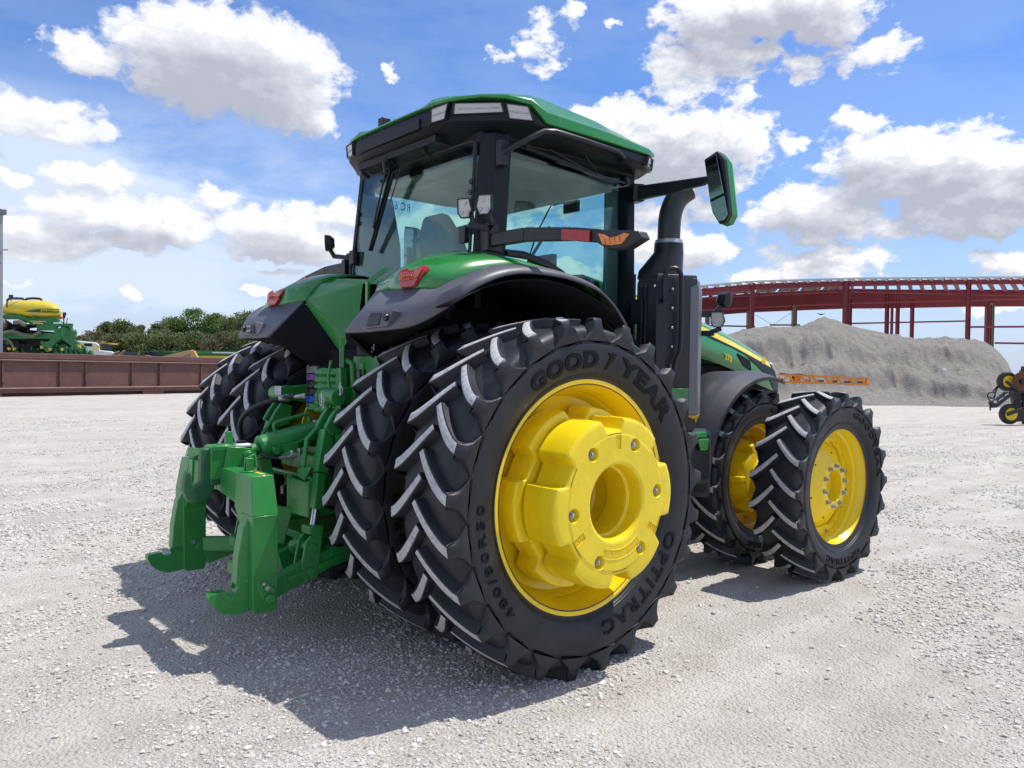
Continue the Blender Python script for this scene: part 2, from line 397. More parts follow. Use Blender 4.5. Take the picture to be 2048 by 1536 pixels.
def wheel_rear(side, outer, xc, ang=0.):
    """rim is the wheel itself; tyre, weights, bolts are its pieces; built in wheel-local coordinates, outer face towards +x"""
    mb = MB(); w = .19
    prof = [(w-.004, .628), (w+.004, .640), (w+.003, .655), (w-.006, .660), (w-.014, .655), (w-.02, .637), (w-.05, .634), (w-.075, .628), (w-.09, .612), (w-.115, .609), (w-.125, .598), (w-.16, .594), (w-.17, .584), (w-.21, .578), (w-.235, .555), (-.02, .550)]
    back = [(-x, r) for x, r in reversed(prof)]
    out = prof[::1]
    xd = -.05 if outer else .02
    prof2 = [(w-.02, .648), (w-.006, .660), (w+.003, .655), (w+.004, .640), (w-.004, .628), (w-.03, .622), (w-.06, .616), (w-.08, .603), (w-.11, .600), (w-.125, .590), (w-.155, .587), (w-.17, .575), (xd+.05, .568), (xd+.03, .555), (xd+.015, .50), (xd+.012, .44), (xd+.03, .36), (xd+.03, .15), (xd-.02, .15), (xd-.02, .5), (xd-.05, .56), (-w+.06, .60), (-w+.02, .628), (-w, .655), (-w-.004, .66), (-w+.01, .66), (-w+.02, .648)]
    mb.lathe(prof2, n=96)
    # hub / axle spacer towards the tractor
    mb.cyl((xd, 0, 0), (xd-.62 if outer else -.75, 0, 0), .13, m=0, n=32)
    if side < 0: mb.flip_x()
    wo = mb.emit('rear_wheel', YELLOW, T, loc=(side*xc, 0, .973))
    ty = bpy.data.objects.new('tyre', REAR_ME if side > 0 else REAR_MEL); COL.objects.link(ty); ty.parent = wo
    ty.rotation_euler = (math.radians(ang), 0, 0)
    if outer:
        for (a, b, R, hole) in ((1.672-1.674, 1.840-1.674, .505, .205), (1.856-1.674, 2.100-1.674, .458, .200)):
            m2 = weight_mb(a, b, R, hole)
            if side < 0: m2.flip_x()
            o = m2.emit('wheel_weight', YCAST, wo, ang=30)
            if b > .3:                      # counterbores round the bolts and plate marks, cut for real
                ct = MB()
                for k in range(6):
                    an = math.radians(6+60*k); c = V((b, .330*math.cos(an), .330*math.sin(an)))
                    ct.cyl(c-V((.03, 0, 0)), c+V((.02, 0, 0)), .026, .046, n=24)
                for an in (90, -30, 210):
                    a2 = math.radians(an); c = V((b, .325*math.cos(a2), .325*math.sin(a2)))
                    rx = Matrix.Rotation(a2, 3, 'X'); ct.box(c, (.012, .075, .04), rx)
                if side < 0: ct.flip_x()
                co_ = ct.emit('cut', YELLOW, wo)
                bpy.context.view_layer.update()
                md = o.modifiers.new('b', 'BOOLEAN'); md.object = co_; md.operation = 'DIFFERENCE'; md.solver = 'EXACT'
                dg = bpy.context.evaluated_depsgraph_get(); me = bpy.data.meshes.new_from_object(o.evaluated_get(dg))
                o.modifiers.clear(); o.data = me; me.name = 'wheel_weight'; me.set_sharp_from_angle(angle=math.radians(30)); bpy.data.objects.remove(co_)
                if len(me.polygons) < 500: print('BOOLEAN FAILED')
                for k in range(6):
                    bb = MB(); an = math.radians(6+60*k); c = V((b-.022, .330*math.cos(an), .330*math.sin(an)))
                    bb.cyl(c, c+V((.016, 0, 0)), .017, n=6); bb.cyl(c-V((.012, 0, 0)), c+V((.004, 0, 0)), .022, n=20); bb.cyl(c+V((.014, 0, 0)), c+V((.022, 0, 0)), .009, n=12)
                    if side < 0: bb.flip_x()
                    bb.emit('weight_bolt', ZINC, wo, bevel=.0015)
                if side > 0:
                    for an, s in ((90, 'O1'), (-30, 'O3'), (210, 'O2')):
                        tx = MB(); a2 = math.radians(an); c = V((b-.004, .325*math.cos(a2), .325*math.sin(a2))); uy = V((0, -math.sin(a2), math.cos(a2))); ux = V((0, -math.cos(a2), -math.sin(a2)))
                        text_on(tx, s, c-ux*.028-uy*.013, ux, uy, .027, .003, bold=.01); tx.emit('cast_number', YELLOW, wo)
                    tx = MB()
                    def arcp(r, an, dx): a2 = math.radians(an); return V((b+dx, r*math.cos(a2), r*math.sin(a2)))
                    for r_ in (.250, .302): tx.tube([arcp(r_, an, .003) for an in np.linspace(-52, -112, 20)], .0022, 6)
                    for an in (-52, -112): tx.tube([arcp(.250, an, .003), arcp(.302, an, .003)], .0022, 6)
                    for s, rm in (('SEE OPERATOR MANUAL', .286), ('FOR MOUNTING WEIGHTS', .265)):
                        vs, fs, asp = text_mesh(s, .02, .5, 1.1)
                        tx.add([arcp(rm-.007+.014*(1-y), -110+56*x, .002+z*.004) for x, y, z in vs], fs)
                    tx.emit('cast_mark', YELLOW, wo)
    else:
        hb = MB(); hb.lathe([(xd+.02, .0001), (xd+.02, .30), (xd+.07, .29), (xd+.12, .16), (xd+.2, .14), (xd+.2, .0001)], n=40)
        if side < 0: hb.flip_x()
        hb.emit('hub', YELLOW, wo)
    return wo
XR = 1.680
for sd in (1, -1):
    wheel_rear(sd, True, XR-.006 if sd > 0 else XR-.006)
    wheel_rear(sd, False, XR-.777, 3.1)
# front wheels ---------------------------------------------------
def wheel_front(side, outer, xc, ang=0.):
    mb = MB(); w = .15
    if outer:
        prof = [(w-.02, .500), (w-.006, .510), (w+.003, .506), (w+.003, .494), (w-.006, .482), (w-.03, .476), (w-.05, .462), (w-.085, .456), (w-.10, .440), (.0, .432), (-.02, .425), (-.025, .40), (-.022, .36), (-.005, .345), (.03, .30), (.085, .215), (.108, .19), (.112, .135), (.105, .130), (-.1, .128), (-.12, .15), (.0, .3), (-.05, .42), (-w+.05, .45), (-w+.01, .48), (-w-.003, .505), (-w+.01, .51), (-w+.02, .50)]
    else:
        prof = [(w-.02, .500), (w-.006, .510), (w+.003, .506), (w+.003, .494), (w-.006, .482), (w-.03, .476), (w-.05, .462), (w-.085, .456), (w-.10, .440), (.0, .432), (-.06, .425), (-.065, .36), (-.09, .33), (-.09, .12), (-.12, .12), (-.12, .40), (-w+.05, .45), (-w+.01, .48), (-w-.003, .505), (-w+.01, .51), (-w+.02, .50)]
    mb.lathe(prof, n=96)
    if outer: mb.cyl((-.1, 0, 0), (-.42, 0, 0), .17, n=32); mb.cyl((.02, 0, 0), (.025, 0, 0), .128, n=32)
    if side < 0: mb.flip_x()
    wo = mb.emit('front_wheel', YELLOW, T, loc=(side*xc, 3.049, .757))
    ty = bpy.data.objects.new('tyre', FRONT_ME if side > 0 else FRONT_MEL); COL.objects.link(ty); ty.parent = wo
    ty.rotation_euler = (math.radians(ang), 0, 0)
    rg = MB()                       # lobed mounting ring
    x0 = -.012 if outer else -.05
    N2 = 120
    ring = lambda x, f: [V((x, f(360*i/N2)*math.cos(2*PI*i/N2), f(360*i/N2)*math.sin(2*PI*i/N2))) for i in range(N2)]
    def fi(a):
        d = (a % 90); d = min(d, 90-d); t = min(max((22-d)/7, 0), 1); return .385-.03*t
    rg.loft([ring(x0-.01, lambda a: .43), ring(x0+.012, lambda a: .43), ring(x0+.014, lambda a: .425), ring(x0+.014, fi), ring(x0-.006, lambda a: fi(a)-.003)], closed=True)
    for k in range(16):
        an = 2*PI*(k+.5)/16; c = V((x0+.012, .405*math.cos(an), .405*math.sin(an)))
        if k % 4 in (0, 3): rg.cyl(c, c+V((.016, 0, 0)), .013, n=6, m=1)
        else: rg.cyl(c, c+V((.003, 0, 0)), .006, n=8, m=2)
    for k in range(6):
        an = 2*PI*(k+.3)/6
        if outer: c = V((.050, .27*math.cos(an), .27*math.sin(an))); rg.cyl(c-V((.02, 0, 0)), c+V((.006, 0, 0)), .006, n=8, m=2)
    if side < 0: rg.flip_x()
    rg.emit('mounting_ring', [YELLOW, ZINC, DARK], wo)
    for k in range(10):
        an = 2*PI*k/10+.2
        c = V((.110, .165*math.cos(an), .165*math.sin(an)))
        if outer:
            b0 = MB(); b0.cyl(c-V((.02, 0, 0)), c+V((.006, 0, 0)), .021, n=16, m=0); b0.cyl(c, c+V((.026, 0, 0)), .0165, n=6); b0.cyl(c+V((.02, 0, 0)), c+V((.036, 0, 0)), .009, n=10)
            if side < 0: b0.flip_x()
            b0.emit('wheel_bolt', ZINC, wo)
    if not outer:
        h = MB(); h.lathe([(-.085, .33), (-.03, .325), (.02, .30), (.03, .285), (.16, .28), (.18, .265), (.18, .17), (.40, .165), (.40, .0001)], n=48)
        for k in range(6):
            an = 2*PI*k/6; c = V((.10, .29*math.cos(an), .29*math.sin(an))); h.box(c, (.16, .09, .05), Matrix.Rotation(an, 3, 'X'))
        if side < 0: h.flip_x()
        h.emit('hub', YELLOW, wo, bevel=.008)
    return wo
for sd in (1, -1):
    wheel_front(sd, True, 1.636)
    wheel_front(sd, False, 1.636-.730, 4.0)
# ---------------------------------------------------------------- cab
def mirp(p): return (-p[0], p[1], p[2])
# roof: rings of half outline from rear middle round the right side to the front middle
def full_ring(h): return [V(p) for p in h]+[V(mirp(p)) for p in reversed(h[1:-1])]
PL = [(0, -.165), (.42, -.160), (.50, -.148), (.60, -.128), (.71, -.09), (.84, .02), (.97, .13), (1.06, .27), (1.10, .37), (1.12, .95), (1.085, 1.42), (1.02, 1.55), (.86, 1.66), (0, 1.80)]
zlow = [3.425, 3.425, 3.425, 3.425, 3.43, 3.445, 3.43, 3.395, 3.285, 3.275, 3.285, 3.31, 3.33, 3.36]
ztop = [3.455, 3.455, 3.492, 3.497, 3.500, 3.505, 3.505, 3.500, 3.490, 3.455, 3.405, 3.385, 3.385, 3.40]
inset = [.02, .02, .03, .05, .08, .09, .09, .09, .10, .12, .11, .11, .11, .12]
def off(i, d, z):
    x, y = PL[i]; l = math.hypot(x/1.1, (y-.82)/.97); c = V((x, y-.82)); 
    return (x*(1-d/1.1), .82+(y-.82)*(1-d/.97), z)
n = len(PL)
roofb = MB()
r0 = full_ring([off(i, .012, zlow[i]-.0) for i in range(n)])
r1 = full_ring([off(i, -.012, zlow[i]+.004) for i in range(n)])
r1b = full_ring([off(i, -.006, zlow[i]+.4*(ztop[i]-zlow[i])) for i in range(n)])
r2 = full_ring([off(i, inset[i], ztop[i]) for i in range(n)])
r3 = full_ring([off(i, inset[i]+.08, ztop[i]+.02) for i in range(n)])
r4 = full_ring([off(i, .55, 3.54 if i < 10 else 3.50) for i in range(n)])
roofb.loft([r0, r1, r1b, r2, r3, r4], closed=True, cap=True)
roof = roofb.emit('roof', GREEN, T, bevel=.008, ang=25)
und = MB()
zb = [3.285, 3.285, 3.285, 3.28, 3.275, 3.27, 3.265, 3.26, 3.235, 3.20, 3.19, 3.19, 3.2, 3.22]
u0 = full_ring([off(i, .02, zlow[i]+.005) for i in range(n)])
u1 = full_ring([off(i, .0, zlow[i]-.03 if i not in (8, 9, 10) else zlow[i]-.012) for i in range(n)])
u2 = full_ring([off(i, .0, zb[i]+.03) for i in range(n)])
u3 = full_ring([off(i, .05, zb[i]-.01) for i in range(n)])
u4 = full_ring([off(i, .19, 3.205) for i in range(n)])
u5 = full_ring([off(i, .30, 3.19) for i in range(n)])
und.loft([u0, u1, u2, u3, u4, u5], closed=True, cap=True)
und.box((-.02, -.150, 3.335), (.86, .05, .07)); und.box((.0, -.02, 3.235), (1.0, .16, .05))
for x in (-.55, -.12, .30): und.tube([(x, -.05, 3.26), (x, -.06, 3.20), (x, .0, 3.17)], .016, 8); und.box((x, -.06, 3.24), (.05, .05, .05))
und.emit('roof_underside', BLACKT, T, bevel=.006)
ant = MB(); ant.box((-.33, .0, 3.53), (.07, .07, .10)); ant.cyl((-.33, 0, 3.46), (-.33, 0, 3.5), .02)
ant.emit('antenna', BLACK, roof, bevel=.004)
hn = MB(); hn.prism([(-.70, .14), (-.70, .85), (-.42, 1.36), (.78, 1.40), (.78, .14)], 3.085, 3.14, 'xy'); hn.box((-.25, .45, 3.07), (.5, .45, .05))
hn.emit('headliner', HEAD, T, bevel=.02)
# roof lamps
def lamp_panel(q, name='roof_light', par=None, n_out=None, bars=0):
    """q: four corners seen from outside TL TR BR BL"""
    q = [V(p) for p in q]; nn = (q[1]-q[0]).cross(q[3]-q[0]).normalized(); c = sum(q, V())/4
    if n_out and nn.dot(V(n_out)) < 0: nn = -nn
    mb = MB(); fr = [p+nn*.008+(p-c)*.03 for p in q]; bk = [p-nn*.03+(p-c)*.05 for p in q]
    ins = [p+nn*.008-(p-c).normalized()*.008 for p in q]; inr = [p+nn*.001-(p-c).normalized()*.009 for p in q]
    mb.loft([[p for p in bk], fr, ins, inr], closed=True, cap=True, mats=[0, 0, 0])
    for f in range(1): mb.m[-1] = 1
    for k in range(bars):
        t = (k+1)/(bars+1); a = inr[0].lerp(inr[3], t); b = inr[1].lerp(inr[2], t)
        mb.bar(a.lerp(b, .06)+nn*.003, a.lerp(b, .94)+nn*.003, .006, .008, up=nn, m=2)
    return mb
for sd in (1, -1):
    for q, nb, no in (([(.53, -.158, 3.408), (.685, -.125, 3.420), (.655, -.128, 3.315), (.525, -.155, 3.312)], 1, (0, -1, 0)),
               ([(.715, -.105, 3.412), (.955, .105, 3.405), (.965, .118, 3.343), (.705, -.105, 3.342)], 1, (1, -1, 0)),
               ([(.975, .12, 3.400), (1.062, .245, 3.388), (1.078, .275, 3.292), (.985, .14, 3.300)], 1, (1, -.5, 0)),
               ([(1.10, 1.40, 3.275), (1.05, 1.50, 3.285), (1.045, 1.49, 3.205), (1.10, 1.38, 3.20)], 0, (1, .3, 0)),
               ([(1.035, 1.53, 3.285), (.95, 1.61, 3.295), (.94, 1.60, 3.215), (1.03, 1.52, 3.205)], 0, (.6, 1, 0))):
        q2 = q if sd > 0 else [mirp(p) for p in (q[1], q[0], q[3], q[2])]
        lamp_panel(q2, n_out=(no[0]*sd, no[1], 0), bars=nb).emit('roof_light', [BLACK, LENS, ZINC], roof)
# cab frame: pillars and sills
cf = MB()
def pillar(poly_top, zt, poly_bot, zb_):
    cf.loft([[V((x, y, zb_)) for x, y in poly_bot], [V((x, y, zt)) for x, y in poly_top]], closed=True, cap=True)
#   rear corner pillar
pillar([(.765, .075), (.80, .06), (.88, .13), (.905, .235), (.88, .26), (.80, .20)], 3.24, [(.79, .0), (.83, -.02), (.90, .04), (.925, .17), (.89, .20), (.80, .12)], 2.35)
pillar([(.79, .0), (.83, -.02), (.90, .04), (.925, .17), (.89, .20), (.80, .12)], 2.352, [(.62, -.03), (.66, -.05), (.84, .02), (.88, .15), (.84, .20), (.62, .12)], 2.24)
#   front pillar
pillar([(.80, 1.40), (.885, 1.41), (.895, 1.49), (.82, 1.53)], 3.22, [(.79, 1.44), (.885, 1.45), (.895, 1.53), (.80, 1.56)], 1.45)
#   headers and sills
cf.bar((.84, .15, 3.20), (.86, 1.45, 3.20), .10, .07); cf.bar((.895, .2, 3.225), (.89, 1.43, 3.215), .02, .05)
cf.bar((.84, 1.48, 1.5), (.84, .8, 1.5), .1, .12); cf.bar((.84, .75, 1.52), (.84, .62, 2.1), .06, .08); cf.bar((.84, .62, 2.1), (.84, .12, 2.38), .08, .08)
cf.bar((.80, 1.60, 2.0), (.55, 1.72, 2.0), .06, .9)
cf.mirror_x()
cf.bar((-.80, .085, 3.215), (.80, .085, 3.215), .06, .08, m=0); cf.bar((-.80, 1.47, 3.17), (.80, 1.47, 3.17), .12, .12); cf.bar((-.80, 1.44, 1.46), (.80, 1.44, 1.46), .1, .1)
cf.bar((-.55, -.01, 2.05), (.55, -.01, 2.05), .05, .10)
for s_ in (1, -1):
    cf.bar((.80*s_, .0, 2.42), (.45*s_, -.012, 2.08), .05, .05)
cf.box((0, .72, 1.50), (1.5, 1.4, .06))           # floor
cf.box((-.02, .11, 2.23), (1.50, .06, .30)); 
cabf = cf.emit('cab_frame', BLACKT, T, bevel=.012)
# rubber seals round the glass
sl = MB()
sl.tube([(.93, .18, 2.44), (.935, .36, 2.435), (.93, .58, 2.39), (.93, .74, 2.335), (.93, .86, 2.23), (.93, .98, 2.05)], .018, 8)
sl.tube([(.905, .19, 2.46), (.905, .35, 2.465), (.905, .56, 2.43), (.905, .72, 2.37), (.905, .9, 2.24), (.905, 1.05, 2.0)], .014, 8)
sl.tube([(.895, .26, 3.195), (.895, .82, 3.205), (.89, 1.40, 3.19)], .010, 8)
sl.tube([(.745, .055, 3.19), (.775, .01, 2.7), (.795, -.02, 2.46), (.77, -.035, 2.41), (.50, -.05, 2.14), (.40, -.05, 2.10), (-.40, -.05, 2.10), (-.50, -.05, 2.14), (-.77, -.035, 2.41), (-.795, -.02, 2.46), (-.775, .01, 2.7), (-.745, .055, 3.19), (-.70, .06, 3.205), (.70, .06, 3.205), (.745, .055, 3.19)], .012, 8)
sl.emit('window_seal', RUBBLK, cabf)
def pane(name, pts, t=.006, par=T, n=None):
    mb = MB(); mb.slab(pts, t); return mb.emit(name, GLASS, par, fixn=True)
rw = pane('rear_window', [(-.77, .055, 3.20), (-.80, -.01, 2.44), (-.50, -.045, 2.12), (.50, -.045, 2.12), (.80, -.01, 2.44), (.77, .055, 3.20)])
for sd in (1, -1):
    pane('side_window', [(.90*sd, .22, 3.20), (.915*sd, .18, 2.42), (.915*sd, .62, 2.30), (.91*sd, .98, 1.90), (.90*sd, 1.10, 1.55), (.89*sd, 1.46, 1.55), (.89*sd, 1.43, 3.20)])
pane('windshield', [(-.80, 1.50, 3.14), (-.80, 1.56, 1.6), (.80, 1.56, 1.6), (.80, 1.50, 3.14)])
# hinge buttons on the glass
for sd in (1, -1):
    for z, y in ((2.915, .028), (2.845, .022)):
        hb = MB(); hb.cyl((.752*sd, y+.01, z), (.752*sd, y-.018, z), .019, n=16); hb.emit('window_button', BLACK, rw, bevel=.003)
    hb = MB(); hb.box((.74*sd, -.03, 2.56), (.07, .035, .11)); hb.emit('window_hinge', BLACK, rw, bevel=.003)
stk = MB(); stk.cyl((.88, 1.375, 3.12), (.93, 1.375, 3.12), .022, n=16); stk.cyl((.9, 1.375, 3.12), (.918, 1.375, 3.12), .032, n=16)
stk.emit('window_latch', BLACK, cabf)
wt = MB()
text_on(wt, 'RC 6', (-.918, .62, 3.045), (0, -1, 0), (0, 0, 1), .070, .001, bold=.0, spacing=1.2, width=.155)
wt.emit('windshield_lettering', GREYM, T)
# wipers
wp = MB()
wp.tube([(-.12, -.08, 3.25), (-.14, -.11, 3.19), (-.16, -.085, 3.13)], .016, 8); wp.box((-.14, -.06, 3.185), (.06, .07, .09))
wp.tube([(-.16, -.085, 3.13), (-.30, -.075, 2.86), (-.36, -.07, 2.74)], .008, 6)
wp.bar((-.13, -.05, 3.14), (-.44, -.045, 2.58), .012, .035, up=(0, 1, 0)); wp.bar((-.10, -.05, 3.13), (-.41, -.045, 2.60), .008, .02, up=(0, 1, 0))
wp.tube([(-.03, -.03, 3.16), (-.12, -.03, 3.02), (-.17, -.035, 2.92)], .005, 6)
wp.emit('wiper', BLACK, rw)
wp2 = MB()
wp2.bar((.93, 1.33, 3.09), (.93, .62, 3.125), .02, .014); wp2.bar((.935, .33, 3.165), (.935, 1.25, 3.085), .012, .02); wp2.tube([(.93, 1.0, 3.11), (.93, .55, 3.20)], .007, 6)
wp2.tube([(.99, .62, 3.27), (.985, .80, 3.24), (.95, 1.02, 3.11)], .005, 6)
wp2.emit('side_wiper', BLACK, cabf)
# interior
st = MB()
rings = []
for z, w, y0, th in ((2.12, .46, .42, .16), (2.30, .50, .36, .16), (2.50, .52, .31, .15), (2.66, .46, .27, .13), (2.78, .33, .25, .11), (2.83, .27, .25, .09), (2.845, .20, .26, .05)):
    rings.append([V((-.045+sx*w/2, y0+dy, z)) for sx, dy in ((-1, .02), (-.8, 0), (.8, 0), (1, .02), (1, th-.02), (.8, th), (-.8, th), (-1, th-.02))])
st.loft(rings, closed=True, cap=True); st.box((-.04, .68, 2.08), (.52, .52, .14)); st.box((-.04, .65, 1.8), (.36, .36, .5))
st.emit('seat', SEAT, T, bevel=.02, ang=40)
it = MB(); it.box((.34, .62, 2.20), (.14, .55, .12)); it.box((-.5, .6, 2.2), (.10, .45, .08)); it.bar((-.27, .2, 2.2), (-.30, .22, 2.62), .04, .03); it.box((.1, .2, 2.3), (.9, .1, .26))
it.box((.42, .85, 2.36), (.10, .2, .12)); it.box((-.66, .45, 2.2), (.12, .7, .36)); it.prism([(.35, 2.0), (1.35, 2.0), (1.35, 2.12), (.45, 2.20)], -.80, -.76)
pass
it.box((.78, 1.36, 2.45), (.03, .15, 1.25)); it.box((-.03, 1.42, 2.2), (1.1, .1, .22))
it.emit('cab_interior', GREYM, T, bevel=.01)
tr_ = MB(); tr_.prism([(.03, 2.15), (.44, 2.15), (.42, 2.7), (.34, 3.08), (.06, 3.08)], -.785, -.74); tr_.emit('pillar_trim', SEAT, T, bevel=.01)
sw = MB()
sw.tube([(0, 1.42, 1.9), (0, 1.30, 2.35), (0, 1.22, 2.50)], [.09, .07, .05], 14)
c = V((0, 1.20, 2.52)); ax = V((0, -.45, .9)).normalized(); e1 = V((1, 0, 0)); e2 = ax.cross(e1)
sw.tube([c+(e1*math.cos(t)+e2*math.sin(t))*.20 for t in np.linspace(0, 2*PI, 33)], .016, 8, caps=False)
for t in (0, 2.1, 4.2): sw.bar(c, c+(e1*math.cos(t)+e2*math.sin(t))*.20, .03, .015, up=ax)
sw.box((.02, 1.34, 2.56), (.30, .05, .16)); sw.emit('steering_wheel', BLACK, T)
bm_ = MB(); bm_.tube([(.1, 1.38, 3.06), (.25, 1.34, 3.05), (.35, 1.30, 3.03)], .008, 6); bm_.box((.40, 1.30, 2.99), (.16, .03, .09)); bm_.tube([(.1, 1.36, 3.06), (-.1, 1.38, 2.85), (-.28, 1.46, 2.68)], .007, 6)
bm_.bar((.0, 1.44, 2.90), (-.34, 1.47, 2.60), .01, .03); bm_.emit('inside_mirror', BLACK, T)
# marker bars with lamp and reflector, on both sides
for sd in (1, -1):
    mb = MB()
    P0 = [(.93, .03, 2.505), (1.30, .03, 2.50), (1.70, .035, 2.455), (1.93, .04, 2.415)]
    hs = [.085, .085, .075, .072]
    for i in range(3): mb.bar(P0[i], P0[i+1], .05, hs[i], up=(0, 0, 1), h2=hs[i+1])
    mb.slab([(1.90, .005, 2.452), (1.90, .005, 2.385), (2.0, .0, 2.330), (2.13, .0, 2.325), (2.235, .0, 2.365), (2.21, .0, 2.405)], .07, out=(0, -1, 0))
    mb.box((.945, .05, 2.50), (.06, .12, .13))
    mb.bar((.90, .06, 2.41), (.90, .06, 2.62), .08, .10)
    if sd < 0: mb.flip_x()
    mk = mb.emit('marker_bar', BLACK, T, bevel=.006)
    rf = MB(); rf.slab([(1.64, -.002, 2.487), (1.64, -.002, 2.425), (1.86, -.001, 2.392), (1.86, -.001, 2.452)], .01, out=(0, -1, 0))
    if sd < 0: rf.flip_x()
    rf.emit('red_reflector', RED, mk)
    am = MB(); am.slab([(1.93, -.006, 2.425), (1.965, -.006, 2.362), (2.03, -.006, 2.350), (2.10, -.006, 2.350), (2.155, -.006, 2.395), (2.12, -.006, 2.405), (2.07, -.006, 2.392), (2.02, -.006, 2.393), (1.975, -.006, 2.415)], .012, out=(0, -1, 0))
    for k in range(4): am.bar((1.98+k*.035, -.008, 2.392), (1.985+k*.035, -.008, 2.358), .005, .006, up=(0, 1, 0))
    if sd < 0: am.flip_x()
    am.emit('amber_lamp', ORANGE, mk)
# LED work lamps on the rear pillars
def led(c, face, up=(0, 0, 1), w=.105, h=.125, par=None, name='work_lamp', tilt=0, bracket=None, lens=True, flip=1):
    c = V(c); f = V(face).normalized(); u = V(up); s = u.cross(f).normalized(); u = f.cross(s)
    R = Matrix((s, u, f)).transposed()
    o2 = [(-.5*flip, .5), (.32*flip, .5), (.5*flip, -.1), (.28*flip, -.5), (-.28*flip, -.5), (-.5*flip, -.25)]
    mb = MB()
    def P(x, y, z): return c+s*x*w+u*y*h+f*z
    rgs = [[P(x*.55, y*.55, -.075) for x, y in o2], [P(x*.9, y*.9, -.05) for x, y in o2], [P(x, y, -.03) for x, y in o2], [P(x, y, 0) for x, y in o2], [P(x*.88, y*.9, .001) for x, y in o2], [P(x*.87, y*.89, -.005) for x, y in o2]]
    mb.loft(rgs, closed=True, cap=True); mb.m[-1] = 1
    for (x, y) in ((.03*flip, .24), (-.22*flip, -.22), (.2*flip, -.22)):
        mb.cyl(P(x, y, -.006), P(x, y, .001), .012, n=14, m=2)
        mb.cyl(P(x, y, -.0), P(x, y, .0015), .006, n=8, m=1)
    if bracket: 
        for a, b, r in bracket: mb.bar(a, b, r, r, m=0)
    return mb.emit(name, [BLACK, LENS, ZINC], par or T)
for sd in (1, -1):
    led((1.055*sd, -.115, 2.70), (.65*sd, -1, -.08), par=cabf, flip=-sd, bracket=[((1.05*sd, -.08, 2.66), (1.04*sd, -.04, 2.60), .03), ((1.05*sd, -.04, 2.60), (.90*sd, .03, 2.58), .035)])
    if sd > 0:
        led((.885, -.135, 2.70), (.45, -1, -.08), par=cabf, flip=1, bracket=[((.90, -.09, 2.66), (.91, -.08, 2.60), .03), ((.89, -.10, 2.595), (1.0, -.03, 2.57), .035)])
# hand rail under the roof edge
hr = MB()
hr.tube([(.93, .12, 3.08), (1.03, .20, 3.15), (1.11, .34, 3.235), (1.13, .42, 3.245), (1.14, .70, 3.238), (1.14, 1.02, 3.225), (1.13, 1.09, 3.20), (1.08, 1.11, 3.18)], .019, 10)
hr.box((.925, .14, 3.09), (.05, .07, .16)); hr.emit('grab_rail', BLACK, T)
